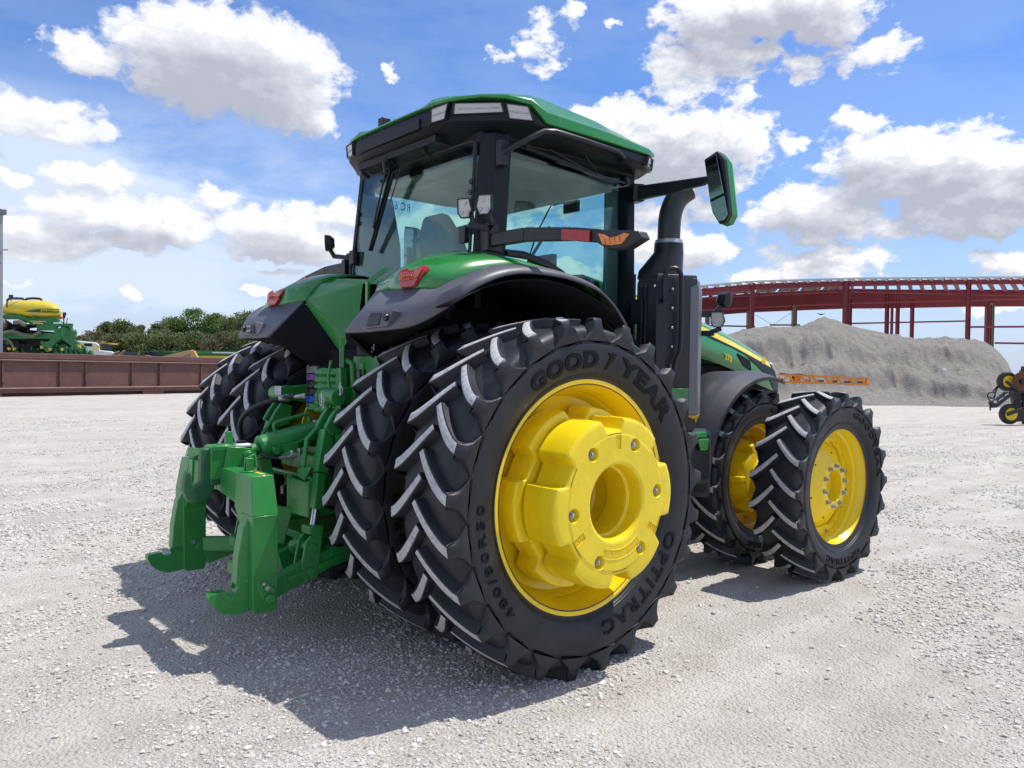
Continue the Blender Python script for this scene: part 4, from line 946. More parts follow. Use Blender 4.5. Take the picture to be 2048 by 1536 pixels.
# drawbar support box and frame plates
db = MB()
db.slab([(.16, -.76, .97), (.16, -.76, .72), (.16, -.98, .74), (.16, -.98, .98)], .03); db.slab([(-.20, -.96, .985), (-.20, -.92, .95), (.42, -.92, .95), (.42, -.96, .985)], .02)
db.slab([(.15, -.98, .97), (.15, -.98, .74), (.42, -.96, .74), (.42, -.96, .96)], .02); db.slab([(.42, -.96, .97), (.42, -.96, .74), (.42, -.6, .76), (.42, -.6, 1.0)], .02)
db.box((.25, -.62, .86), (.5, .5, .05)); db.box((.0, -.60, 1.08), (.44, .35, .14)); db.slab([(-.25, -.84, 1.10), (-.25, -.84, 1.0), (.25, -.84, 1.0), (.25, -.84, 1.10)], .02)
db.box((.1, -.65, .60), (.50, .60, .05)); db.box((.05, -.35, .60), (.46, .1, .5)); db.bar((-.05, -.4, .45), (-.05, -1.10, .45), .10, .045)
db.bar((.18, -1.0, .78), (.16, -1.05, .55), .02, .10); db.bar((.55, -.5, .30), (.55, -.5, 1.1), .03, .16, up=(0, 1, 0)); db.box((.28, -.45, .75), (.3, .04, .5)); db.box((.30, -.5, .53), (.5, .5, .03))
for z in (.80, .66): db.cyl((.15, -1.06, z), (.10, -1.06, z), .018)
db.emit('drawbar_support', GREENC, T, bevel=.006)
hx_ = MB(); hx_.box((-.02, -1.22, .56), (.09, .10, .06), m=0); hx_.cyl((-.02, -1.23, .53), (-.02, -1.23, .36), .022, n=14, m=1); hx_.box((-.02, -1.23, .40), (.10, .10, .09), m=0); hx_.cyl((-.02, -1.23, .36), (-.02, -1.23, .31), .018, m=2)
hx_.bar((-.02, -1.2, .45), (-.04, -.6, .46), .09, .04, m=0); hx_.emit('drawbar', [GREENC, STEEL, paint('rusty steel', (.10, .06, .04), .8)], T, bevel=.008)
# crossing brace left
cb = MB(); cb.bar((-.50, -1.28, .46), (-.20, -.95, .47), .05, .10); cb.emit('sway_bar', GREENC, T, bevel=.01)
# top link cylinder
tlk = MB()
A0 = V((.02, -1.10, 1.150)); A1 = V((.02, -.735, 1.235)); d = (A1-A0).normalized()
tlk.cyl(A0, A1, .078, n=40); tlk.cyl(A1, A1+d*.02, .078, .060, n=40); tlk.cyl(A0-d*.015, A0, .066, .078, n=40); tlk.cyl(A0-d*.20, A0, .028, n=20); tlk.cyl(A1, A1+d*.22, .035, n=20)
tlk.cyl(A0-d*.10, A0-d*.02, .04, n=20)
tlk.tube(arc([A0+d*.10+V((0, 0, .075)), A0+d*.09+V((0, -.0, .120)), A0+d*.12+V((0, 0, .135)), A0+d*.30+V((0, 0, .135)), A0+d*.34+V((0, 0, .125)), A0+d*.345+V((0, 0, .07))], 4), .012, 8)
tlk.tube([A0+d*.06+V((.075, 0, -.02)), A0+d*.06+V((.115, 0, -.03))], .018, 10); tlk.cyl(A0+d*.06+V((.105, 0, -.03)), A0+d*.06+V((.125, 0, -.032)), .022, n=6)
tlk.box(A0+d*.16+V((.10, 0, -.03)), (.04, .10, .045), Matrix.Rotation(.22, 3, 'X')); tlk.cyl(A0+d*.2+V((.10, 0, -.02)), A0+d*.33+V((.10, 0, .0)), .009); tlk.tube([A0+d*.31+V((.075, 0, -.01)), A0+d*.31+V((.12, 0, -.012))], .018, 10)
tlk.bar(A0+d*.02+V((0, 0, -.07)), A0+d*.03+V((0, .02, -.20)), .05, .07, up=(0, 1, 0))
top = tlk.emit('top_link', GREENC, T, ang=40, bevel=.002)
wd = MB(); wd.slab([(.44, -1.290, 1.0535), (.56, -1.290, 1.0535), (.56, -1.315, 1.0535), (.44, -1.315, 1.0535)], .003, out=(0, 0, 1)); wd.emit('warning_strip', paint('yellow strip', (.6, .42, .05), .6), T)
for pts_ in ([(.10, -.45, 1.30), (.18, -.62, 1.20), (.24, -.70, 1.02), (.20, -.72, .85), (.05, -.66, .72)], [(-.12, -.45, 1.35), (-.20, -.62, 1.22), (-.22, -.68, 1.0), (-.15, -.66, .80)], [(.30, -.48, 1.33), (.33, -.60, 1.22), (.32, -.66, 1.05), (.36, -.60, .92)]):
    hh_ = MB(); hh_.tube(arc(pts_, 5), .013, 8); hh_.emit('hydraulic_hose', RUBBLK, T)
for x_, y_, z_ in ((.50, -.79, 1.53), (.39, -.86, 1.46), (.30, -.80, 1.44)):
    pn = MB(); pn.cyl((x_, y_, z_-.03), (x_, y_, z_+.05), .006, n=8); pn.tube([(x_+.03*math.cos(t), y_, z_+.03*math.sin(t)) for t in np.linspace(0, 2*PI, 14)], .003, 5); pn.emit('linch_pin', ZINC, T)
kn = MB()
for zz_ in (.052, -.052):
    kn.loft([[A0-d*.13+V((x, y, zz_-.014)) for x, y in ((-.045, -.06), (.045, -.06), (.05, .06), (-.05, .06))], [A0-d*.13+V((x, y, zz_+.014)) for x, y in ((-.035, -.05), (.035, -.05), (.04, .05), (-.04, .05))]], closed=True, cap=True)
kn.box(A1+d*.09+V((0, 0, .045)), (.09, .15, .035)); kn.box(A1+d*.09+V((0, 0, -.045)), (.09, .12, .035))
kn.emit('link_end', ZINC, top, bevel=.01)
kb = MB(); kb.cyl(A0-d*.13+V((0, 0, .066)), A0-d*.13+V((0, 0, .080)), .030, n=16); kb.cyl(A1+d*.09+V((0, 0, .06)), A1+d*.09+V((0, 0, .075)), .028, n=16); kb.emit('end_cap', BLACK, top)
ft = MB(); q = A0+d*.16+V((.125, 0, -.05))
ft.tube([q, q+V((0, .0, -.03)), q+V((0, -.03, -.045)), q+V((0, -.09, -.045))], .010, 8); ft.tube([q+V((0, .05, .01)), q+V((0, .05, -.03)), q+V((0, .02, -.045)), q+V((0, -.04, -.045))], .010, 8)
ft.cyl(q, q+V((0, 0, -.015)), .014, n=6); ft.cyl(q+V((0, .05, .01)), q+V((0, .05, -.01)), .014, n=6); ft.emit('hose_fitting', ZINC, top)
hq = MB(); hq.tube(arc([q+V((0, -.09, -.045)), q+V((-.04, -.16, -.035)), q+V((-.12, -.18, .0)), (-.10, -1.05, 1.08)], 5), .010, 8); hq.emit('hydraulic_hose', RUBBLK, top)
tgb = MB(); tgb.tube(arc([(.03, -.88, 1.08), (.04, -.90, 1.02), (.01, -.91, .97), (.05, -.93, .93), (.03, -.95, .89)], 4), .003, 5); tgb.box((.03, -.955, .865), (.035, .006, .05)); tgb.emit('cord_tag', GREYM, T)
# ---------------------------------------------------------------- quick coupler
qc = MB()
for sd in (1, -1):
    def S(x): return x*sd
    # leg: tapered box column; outline seen from behind, chamfered shoulder on the outer side
    def sec(xi, xo, y0, y1, z): return [V((S(xi), y0, z)), V((S(xo), y0, z)), V((S(xo), y1, z)), V((S(xi), y1, z))]
    #   main column (front web)
    rg = [sec(.505, .655, -1.385, -1.275, .285), sec(.497, .668, -1.405, -1.262, .315), sec(.500, .670, -1.412, -1.262, .60), sec(.500, .672, -1.412, -1.262, .835)]
    qc.loft(rg, closed=True, cap=True)
    qc.loft([sec(.500, .672, -1.412, -1.262, .835), sec(.44, .600, -1.395, -1.262, 1.052)], closed=True, cap=True)
    #   rear face rib standing proud of the column
    qc.loft([[V((S(x), y, z)) for x, y in ((.515, -1.39), (.615, -1.39), (.605, -1.475), (.525, -1.475))] for z in (.45,)]+[[V((S(x), y, z)) for x, y in ((.515, -1.39), (.618, -1.39), (.608, yy), (.525, yy))] for z, yy in ((.60, -1.468), (.765, -1.440), (.83, -1.405))], closed=True, cap=True)
    #   sloping block of the shoulder towards the cross bar
    qc.loft([[V((S(x), y, z)) for y, z in ((-1.405, .86), (-1.395, 1.052), (-1.262, 1.052), (-1.262, .86))] if x < .47 else [V((S(x), y, z)) for y, z in ((-1.405, .70), (-1.393, 1.05), (-1.262, 1.05), (-1.262, .70))] for x in (.38, .51)], closed=True, cap=True)
    qc.loft([[V((S(x), y, z)) for y, z in ((-1.395, .868), (-1.385, 1.048), (-1.268, 1.048), (-1.268, .868))] if x > .2 else [V((S(x), y, z)) for y, z in ((-1.37, .90), (-1.37, 1.045), (-1.25, 1.045), (-1.25, .90))] for x in (.0, .385)], closed=True, cap=True)
    #   pin plate on the outside
    qc.slab([(S(.672), -1.375, .475), (S(.672), -1.35, .485), (S(.672), -1.275, .41), (S(.672), -1.268, .36), (S(.672), -1.295, .32), (S(.672), -1.33, .325), (S(.672), -1.385, .44)], .016*(-sd))
    qc.cyl((S(.67), -1.31, .365), (S(.697), -1.31, .365), .028, n=20); qc.cyl((S(.48), -1.30, .45), (S(.50), -1.30, .45), .03, n=20)
    #   lever bracket on top
    if sd > 0:
        qc.cyl((S(.40), -1.33, 1.05), (S(.40), -1.33, 1.062), .052, n=20); qc.box((S(.39), -1.33, 1.095), (.012, .045, .08)); qc.box((S(.42), -1.33, 1.095), (.012, .045, .08)); qc.cyl((S(.405), -1.33, 1.13), (S(.405), -1.30, 1.15), .012)
    else:
        qc.slab([(-.53, -1.36, 1.06), (-.53, -1.36, 1.12), (-.36, -1.34, 1.125), (-.36, -1.34, 1.085), (-.44, -1.35, 1.06)], .02); qc.tube([(-.38, -1.33, 1.11), (-.30, -1.35, 1.10), (-.27, -1.38, 1.07)], .012, 8); qc.cyl((-.46, -1.31, 1.05), (-.46, -1.31, 1.07), .05)
# mast with ears for the top link
qc.box((0, -1.345, 1.075), (.13, .17, .20)); qc.box((0, -1.35, 1.165), (.15, .13, .03)); qc.cyl((0, -1.33, 1.165), (0, -1.33, 1.185), .045, n=20)
for x in (-.085, .085): qc.slab([(x-.013, -1.36, 1.04), (x-.013, -1.15, 1.04), (x-.013, -1.165, 1.12), (x-.013, -1.19, 1.155), (x-.013, -1.24, 1.165), (x-.013, -1.34, 1.175)], -.026)
qc.cyl((-.12, -1.215, 1.115), (.125, -1.215, 1.115), .032, n=24); qc.cyl((.10, -1.215, 1.115), (.13, -1.215, 1.115), .026, n=6)
qc.slab([(.16, -1.20, 1.14), (.15, -1.20, 1.05), (.20, -1.20, 1.04)], .012)
cpl = qc.emit('quick_coupler', GREENC, T, bevel=.009)
for sd in (1, -1):
    for a_, b_, r_, n_ in (((.686*sd, -1.355, .455), (.696*sd, -1.355, .455), .009, 10), ((.686*sd, -1.335, .43), (.698*sd, -1.335, .43), .014, 6), ((.50*sd, -1.35, .48), (.485*sd, -1.35, .48), .014, 12)):
        bz = MB(); bz.cyl(a_, b_, r_, n=n_); bz.emit('coupler_bolt', ZINC, cpl)
pinb = MB(); pinb.cyl((-.03, -1.29, 1.17), (-.03, -1.29, 1.25), .022, n=18); pinb.emit('lock_pin', STEEL, cpl)
pinc = MB(); pinc.bar((.012, -1.30, 1.16), (.0, -1.30, 1.26), .02, .045, up=(0, 1, 0)); pinc.emit('lock_lever', GREENC, cpl, bevel=.003)
for sd in (1, -1):                                   # lower claws
    outl = [(-1.375, .50), (-1.455, .505), (-1.47, .43), (-1.480, .408), (-1.505, .398), (-1.525, .410), (-1.535, .427), (-1.62, .420), (-1.625, .395), (-1.600, .345), (-1.55, .305), (-1.49, .285), (-1.42, .288), (-1.375, .30)]
    hk = MB(); hk.prism(outl, .545, .605)
    hk.prism([(-1.395, .33), (-1.385, .515), (-1.452, .515), (-1.46, .45)], .54, .61)
    hk.slab([(.606, -1.595, .405), (.606, -1.58, .35), (.606, -1.50, .31), (.606, -1.43, .33), (.606, -1.47, .35), (.606, -1.53, .365), (.606, -1.56, .405)], .004)
    if sd < 0: hk.flip_x()
    hk.emit('lower_claw', GREENC, cpl, bevel=.010)
    lt = MB(); lt.slab([(.55, -1.43, .56), (.55, -1.49, .43), (.55, -1.475, .42), (.55, -1.44, .45)], .012); 
    if sd < 0: lt.flip_x()
    lt.emit('claw_latch', GREENC, cpl, bevel=.002)
uh = MB()
o2 = [(-1.43, 1.165), (-1.47, 1.165), (-1.478, 1.12), (-1.478, .99), (-1.483, .955), (-1.505, .94), (-1.528, .955), (-1.535, .99), (-1.54, 1.03), (-1.562, 1.03), (-1.575, .97), (-1.578, .91), (-1.56, .86), (-1.52, .825), (-1.46, .825), (-1.415, .86), (-1.395, .92), (-1.395, 1.165)]
uh.prism(o2, -.035, .035); uh.box((0, -1.40, .96), (.12, .06, .05)); uh.emit('upper_hook', paint('dark worn green', (.012, .10, .035), .5, dirt=(.08, .08, .07), dirtamt=.5), cpl, bevel=.012)
# ================================================================= GROUND
def mat_ground():
    m, N, L, b = new_mat('white gravel ground')
    big = noise(N, L, .35, 4, .5); med = noise(N, L, 2.2, 6, .6); fine = noise(N, L, 45, 6, .7); grit = noise(N, L, 160, 3, .6)
    tr = noise(N, L, 1.0, 5, .6, stretch=(2.6, .35, 1)); far_ = noise(N, L, 1.0, 5, .6, stretch=(.5, .06, 1))
    c = ramp(N, L, med, [(.30, (.46, .415, .36)), (.5, (.58, .545, .485)), (.72, (.66, .63, .575))])
    c = mixc(N, L, ramp(N, L, big, [(.35, 0.), (.7, .45)]), c, (.60, .565, .52))
    c = mixc(N, L, ramp(N, L, tr, [(.42, 0.), (.68, .62)]), c, (.41, .37, .32))
    c = mixc(N, L, ramp(N, L, far_, [(.42, 0.), (.8, .4)]), c, (.38, .345, .32))
    c = mixc(N, L, ramp(N, L, fine, [(.35, .5), (.5, 0.)]), c, (.33, .295, .265))
    c = mixc(N, L, ramp(N, L, grit, [(.55, 0.), (.68, .5)]), c, (.74, .71, .67))
    L.new(c, b.inputs['Base Color']); b.inputs['Roughness'].default_value = .95; b.inputs['Specular IOR Level'].default_value = .15
    vo = N.new('ShaderNodeTexVoronoi'); vo.inputs['Scale'].default_value = 55; tc = N.new('ShaderNodeTexCoord'); L.new(tc.outputs['Object'], vo.inputs['Vector'])
    ad = N.new('ShaderNodeMath'); ad.operation = 'SUBTRACT'; L.new(fine, ad.inputs[0]); L.new(vo.outputs['Distance'], ad.inputs[1])
    ad2 = N.new('ShaderNodeMath'); ad2.operation = 'MULTIPLY_ADD'; L.new(med, ad2.inputs[0]); ad2.inputs[1].default_value = 2.0; L.new(ad.outputs[0], ad2.inputs[2])
    bump(N, L, ad2.outputs[0], .9, .018, b); return m
GR = mat_ground()
def spaced(c, lo, hi, d0, span):
    """grid lines: d0 apart within span of c, then growing outwards"""
    out = [c]; x, d = c, d0
    while x < hi: 
        x += d; out.append(x); d = d0 if abs(x-c) < span else d*1.05
    x, d = c, d0
    while x > lo:
        x -= d; out.insert(0, x); d = d0 if abs(x-c) < span else d*1.05
    return np.array(out)
def ground_z(x, y):
    z = (fbm(x*.45+3, y*.45, 3)-.5)*.05+(fbm(x*2.2, y*1.6+5, 4)-.5)*.030+(fbm(x*9, y*9, 3)-.5)*.012
    z += (vnoise(x*1.1, y*.12+40)-.5)*.03+(vnoise(x*4.5, y*.22+11)-.5)*.022*np.clip((x-1.5)*.5, .15, 1)
    near = np.exp(-(((x-.2)/2.6)**2+((y-1.4)/3.4)**2)**2)      # level where the tractor stands
    z = z*(1-.55*near)-.006
    return z
gx = spaced(2.0, -420, 300, .032, 4.0); gy = spaced(-.9, -60, 480, .032, 3.4)
X, Y = np.meshgrid(gx, gy); Z = ground_z(X, Y)
nx_, ny_ = len(gx), len(gy); idx = np.arange(nx_*ny_).reshape(ny_, nx_)
F = np.stack([idx[:-1, :-1], idx[:-1, 1:], idx[1:, 1:], idx[1:, :-1]], -1).reshape(-1, 4)
me = np_mesh('ground', np.stack([X, Y, Z], -1).reshape(-1, 3), F, [GR])
g = bpy.data.objects.new('ground', me); COL.objects.link(g); tag(g, kind='structure')
# loose stones: one object, nobody could count them
def stones():
    NS = 110000
    ph = (1+5**.5)/2
    ico = np.array([(-1, ph, 0), (1, ph, 0), (-1, -ph, 0), (1, -ph, 0), (0, -1, ph), (0, 1, ph), (0, -1, -ph), (0, 1, -ph), (ph, 0, -1), (ph, 0, 1), (-ph, 0, -1), (-ph, 0, 1)])/1.9
    fc = np.array([(0, 11, 5), (0, 5, 1), (0, 1, 7), (0, 7, 10), (0, 10, 11), (1, 5, 9), (5, 11, 4), (11, 10, 2), (10, 7, 6), (7, 1, 8), (3, 9, 4), (3, 4, 2), (3, 2, 6), (3, 6, 8), (3, 8, 9), (4, 9, 5), (2, 4, 11), (6, 2, 10), (8, 6, 7), (9, 8, 1)])
    # sample in view: distance-weighted, patchy
    pts = []
    while sum(len(p) for p in pts) < NS:
        d = 1.6*np.exp(RNG.random(60000)*math.log(26/1.6)); u = RNG.random(60000)*1.5-.75
        x = CAM[0]+_f[0]*d+_r[0]*u*d; y = CAM[1]+_f[1]*d+_r[1]*u*d
        dens = np.clip((fbm(x*1.1+9, y*.8, 4)-.43)*5.5, .05, 1); keep = RNG.random(60000) < dens
        pts.append(np.stack([x[keep], y[keep], d[keep]], -1))
    p = np.concatenate(pts)[:NS]; n = len(p)
    s = .0042*np.exp(RNG.normal(0, .50, n))*np.clip(p[:, 2]/3.6, .8, 2.4); s = np.minimum(s, .016)
    v = ico[None]*(1+.28*RNG.normal(0, 1, (n, 12, 1)).clip(-1, 1)); v = v*np.stack([np.ones(n)*1.15, RNG.random(n)*.4+.75, RNG.random(n)*.3+.5], -1)[:, None]
    a = RNG.random(n)*2*PI; ca, sa = np.cos(a)[:, None], np.sin(a)[:, None]
    vx = v[..., 0]*ca-v[..., 1]*sa; vy = v[..., 0]*sa+v[..., 1]*ca
    vz = v[..., 2]+vx*(RNG.random((n, 1))-.5)*.5
    z0 = ground_z(p[:, 0], p[:, 1])
    P = np.stack([vx*s[:, None]+p[:, 0:1], vy*s[:, None]+p[:, 1:2], vz*s[:, None]+(z0+s*.30)[:, None]], -1).reshape(-1, 3)
    Fs = (fc[None]+12*np.arange(n)[:, None, None]).reshape(-1, 3)
    m, N, L, b = new_mat('limestone chips'); gi = N.new('ShaderNodeNewGeometry')
    c = ramp(N, L, gi.outputs['Random Per Island'], [(0, (.40, .365, .33)), (.25, (.50, .465, .42)), (.6, (.58, .55, .505)), (1, (.70, .675, .63))])
    L.new(c, b.inputs['Base Color']); b.inputs['Roughness'].default_value = .9
    me = np_mesh('gravel', P, Fs, [m], smooth=False)
    o = bpy.data.objects.new('gravel', me); COL.objects.link(o); tag(o, 'loose pale limestone chips scattered over the yard', 'gravel', kind='stuff')
stones()
# ================================================================= GRAVEL PILE
def mat_pile():
    m, N, L, b = new_mat('crushed stone heap')
    a = noise(N, L, .35, 6, .6); c2 = noise(N, L, 3.5, 8, .75); c3 = noise(N, L, 14, 5, .7)
    c = ramp(N, L, a, [(.35, (.54, .50, .445)), (.5, (.62, .58, .525)), (.65, (.57, .545, .50))])
    c = mixc(N, L, ramp(N, L, c2, [(.42, .5), (.55, 0.)]), c, (.45, .41, .355)); c = mixc(N, L, ramp(N, L, c3, [(.55, 0.), (.7, .5)]), c, (.54, .52, .49))
    L.new(c, b.inputs['Base Color']); b.inputs['Roughness'].default_value = 1; b.inputs['Specular IOR Level'].default_value = .05
    ad = N.new('ShaderNodeMath'); ad.operation = 'ADD'; L.new(c2, ad.inputs[0]); L.new(c3, ad.inputs[1]); bump(N, L, ad.outputs[0], 1.0, .30, b); return m
def pile():
    U = V(_r); W = V((_f[0], _f[1], 0)).normalized()
    d0 = 52.0
    pxs = [1330, 1400, 1465, 1500, 1540, 1575, 1600, 1640, 1670, 1700, 1760, 1800, 1850, 1890, 1930, 1980, 2000, 2012, 2024, 2036, 2048]
    pys = [700, 685, 664, 655, 652, 655, 650, 633, 640, 651, 663, 672, 676, 672, 676, 687, 704, 722, 745, 770, 800]
    hor = lambda x: 725.6+.0142*x
    pxs2 = np.linspace(pxs[0], pxs[-1], 160); pys2 = np.interp(pxs2, pxs, pys); kk = np.exp(-np.linspace(-2, 2, 9)**2); kk /= kk.sum(); pys2[4:-4] = np.convolve(pys2, kk, 'valid'); pxs, pys = pxs2, pys2
    us = np.array([(p-1024)/FPX*d0 for p in pxs]); hs = np.array([1.67+(hor(p)-q)/FPX*d0 for p, q in zip(pxs, pys)]); hs = np.maximum(hs, -.5)
    nu, nw = 420, 230
    u = np.linspace(us[0], us[-1], nu); w = np.linspace(41.0, 64.0, nw); Ug, Wg = np.meshgrid(u, w)
    H = np.interp(np.where(Wg < d0, Ug*(d0/Wg), Ug), us, hs)*np.where(Wg < d0, 1-.12*(1-Wg/d0), 1)
    base = 43.5+(fbm(Ug*.25, Ug*0+3, 3)-.5)*2.5
    t = np.clip((Wg-base)/(d0-base), 0, 1)
    # benches left by the loader
    q = fbm(Ug*.18+5, Wg*.22, 4)*.35
    prof = np.where(t < 1, t**.95, 1.)
    tb = t+q-.16
    step = lambda a, s: 1/(1+np.exp(-(a-s)*55))
    bench = .40*step(tb, .34+.08*np.sin(Ug*.35))+.0
    b2_ = .5*step(tb, .30+.06*np.sin(Ug*.35))+.5*step(tb, .62+.05*np.sin(Ug*.5+1)); prof = prof*.55+b2_*.45*np.clip(prof*4, 0, 1)**.5
    back = np.clip(1-(Wg-d0)/10, 0, 1); H2 = H*np.where(Wg > d0, back, prof)
    n1 = (fbm(Ug*.55, Wg*.55+3, 5)-.5)*1.1*np.clip(t*3, 0, 1)*np.clip((d0-Wg)/4, 0, 1)
    rid = np.abs(fbm(Ug*.9+20, Wg*.5, 4)-.5)*-1.2*np.clip(t*3, 0, 1)*np.clip((d0-Wg)/3, 0, 1)
    n2 = (fbm(Ug*2.6, Wg*2.6, 4)-.5)*.30
    Hh = H2+n1+rid*.8+n2*np.clip(H2, 0, 1)-.06*(H2 <= 0.05)
    edge = np.clip((Ug-us[0])/3, 0, 1)*1.0
    Hh = Hh*edge-.15*(1-edge)-.1*(H2 < .02)
    ox, oy = CAM[0], CAM[1]
    Xp = ox+U.x*Ug+W.x*Wg; Yp = oy+U.y*Ug+W.y*Wg
    idx = np.arange(nu*nw).reshape(nw, nu); F = np.stack([idx[:-1, :-1], idx[:-1, 1:], idx[1:, 1:], idx[1:, :-1]], -1).reshape(-1, 4)
    me = np_mesh('gravel_heap', np.stack([Xp, Yp, Hh-.02], -1).reshape(-1, 3), F, [mat_pile()])
    o = bpy.data.objects.new('gravel_heap', me); COL.objects.link(o)
    tag(o, 'long heap of grey crushed stone with slumped benches below the red steel building', 'gravel heap')
pile()
rk = MB(); c = far(1888, 741, 44.5); rk.sphere(c, .11, 8, sc=(1.2, 1, 1)); o = rk.emit('pale_boulder', paint('pale rock', (.6, .58, .54), .9), None); tag(o, 'small pale boulder lying on the slope of the gravel heap', 'rock')
# ================================================================= STEEL BUILDING
REDS = paint('red oxide primer', (.20, .022, .030), .6, var=.15, vscale=.3); REDD = paint('red oxide girt', (.22, .03, .035), .6, var=.1)
TANS = paint('galvanised roof edge', (.50, .50, .48), .5); TAN2 = paint('tan column', (.26, .21, .17), .7)
B = empty('steel_building_frame', tuple(gnd(1700, 70)))
tag(B, 'unfinished dark red steel building frame with open purlin roof behind the gravel heap', 'steel frame')
Bi = V(B.location)
def bpart(mb, name, mats, bev=0):
    mb.xf = None
    mb.v = [(x-Bi.x, y-Bi.y, z-Bi.z) for x, y, z in mb.v]
    return mb.emit(name, mats, B, bevel=bev)
DN, DF = 66., 84.
def poly_beam(pts, d, wid, th, m=0):
    """pts: (px, top_py, bottom_py)"""
    mb = MB(); q = [far(a, t, d) for a, t, b_ in pts]; r = [far(a, b_, d) for a, t, b_ in pts]; k = V(_f)*wid
    mb.loft([q, r, [p+k for p in r], [p+k for p in q], q], cap=False); return mb
mb = poly_beam([(1340, 592, 608), (1400, 578, 592), (1500, 568, 580), (1600, 564, 575), (1700, 561, 572), (1900, 559, 569), (2120, 558, 567)], DN, .3, 0); bpart(mb, 'eave_beam', REDS)
mb = poly_beam([(1330, 600, 634), (1400, 595, 632), (1510, 586, 624), (1690, 577, 617), (1800, 579, 616), (1940, 579, 613), (2120, 580, 612)], DF, .4, 0); bpart(mb, 'rafter_girder', REDS)
for i, (pts) in enumerate(([(1340, 598, 601), (1508, 590, 592), (1690, 582, 584), (2120, 592, 594)], [(1340, 622, 625), (1508, 614, 616), (1690, 606, 608), (2120, 595, 597)])):
    mb = poly_beam(pts, DN+.5, .15, 0); bpart(mb, 'girt', REDD)
for (x0, y0, x1, y1, d) in ((1400, 651, 1510, 653, DF), (1540, 650, 1600, 650, DF), (1700, 647, 1935, 642, DF), (1938, 654, 2120, 653, DN), (1990, 686, 2120, 688, DN)):
    mb = MB(); mb.bar(far(x0, y0, d), far(x1, y1, d), .12, .16); bpart(mb, 'girt', REDD)
def column(px, pt, d, w, mat, name='column'):
    mb = MB(); t = far(px, pt, d); mb.box((t.x, t.y, t.z/2), (w*.25, w, t.z), YAW*-1+PI/2); 
    for s_ in (-1, 1):
        o_ = V(_f)*0+V(_r)*(s_*w/2); mb.box((t.x+o_.x, t.y+o_.y, t.z/2), (w*.9, .04, t.z), -YAW+PI/2)
    return bpart(mb, name, mat)
for px, pt, d, w, mt in ((1505.5, 566, DN, .28, REDS), (1693, 562, DN, .40, REDS), (1938, 560, DN, .28, REDS), (1698, 600, DF, .5, REDS), (1499, 622, DF, .5, TAN2), (1589, 610, DF, .45, TAN2), (1775, 580, DF, .33, REDS), (1796, 600, DF, .30, REDS), (1825, 600, DF, .30, REDS), (1977, 610, DF, .5, REDS), (1983, 606, DF, .45, TAN2), (1785, 582, DF, .2, REDD), (1415, 625, DF, .4, TAN2)):
    column(px, pt, d, w, mt)
# purlins running back from the near eave to the far girder, cut into short stepped ends along the roof edge
mb = MB(); rf = MB(); ntop = lambda x: float(np.interp(x, [1330, 1400, 1500, 1600, 1700, 1900, 2120], [588, 573.5, 564.5, 561.5, 558.5, 556.5, 555.5]))
xs_ = np.arange(1345, 2130, 22.5)
for x in xs_:
    a = far(x, ntop(x)+3, DN-.1); b_ = far(x-20+(x-1330)*.05, float(np.interp(x, [1340, 1500, 1690, 2120], [598, 587, 578, 582])), DF)
    mb.bar(a, b_, .30, .34)
    rf.slab([far(x-18, ntop(x-18)-1.5, DN-.4), far(x+2, ntop(x+2)-1.5, DN-.4), far(x+2, ntop(x+2)+5.0, DN-.4)], .06, m=0)
bpart(mb, 'purlins', REDS)['kind'] = 'stuff'
pts = [far(x, ntop(x)-1.5, DN-.5) for x in np.arange(1340, 2130, 30)]
for i in range(len(pts)-1): rf.bar(pts[i], pts[i+1], .12, .13)
bpart(rf, 'roof_edge', [TANS])
# partial roof deck (left half closed, right half only slats)
dk_ = MB()
for x in list(np.arange(1345, 1700, 45)):
    a0, a1 = far(x, ntop(x)+4, DN+.3), far(x+40, ntop(x+40)+4, DN+.3)
    g_ = lambda q: float(np.interp(q, [1340, 1500, 1690, 2120], [596, 585, 576, 580]))
    b0, b1 = far(x-15, g_(x-15), DF-.4), far(x+25, g_(x+25), DF-.4); dk_.slab([a0, a1, b1, b0], .05)
bpart(dk_, 'roof_deck', paint('dark roof deck', (.16, .10, .10), .7, var=.3, vscale=1.))
br_ = MB(); br_.tube([far(1512, 630, DF), far(1545, 650, DF), far(1588, 622, DF)], .02, 5); br_.tube([far(1785, 582, DF), far(1740, 620, DF+3)], .02, 5); bpart(br_, 'cross_bracing', REDD)
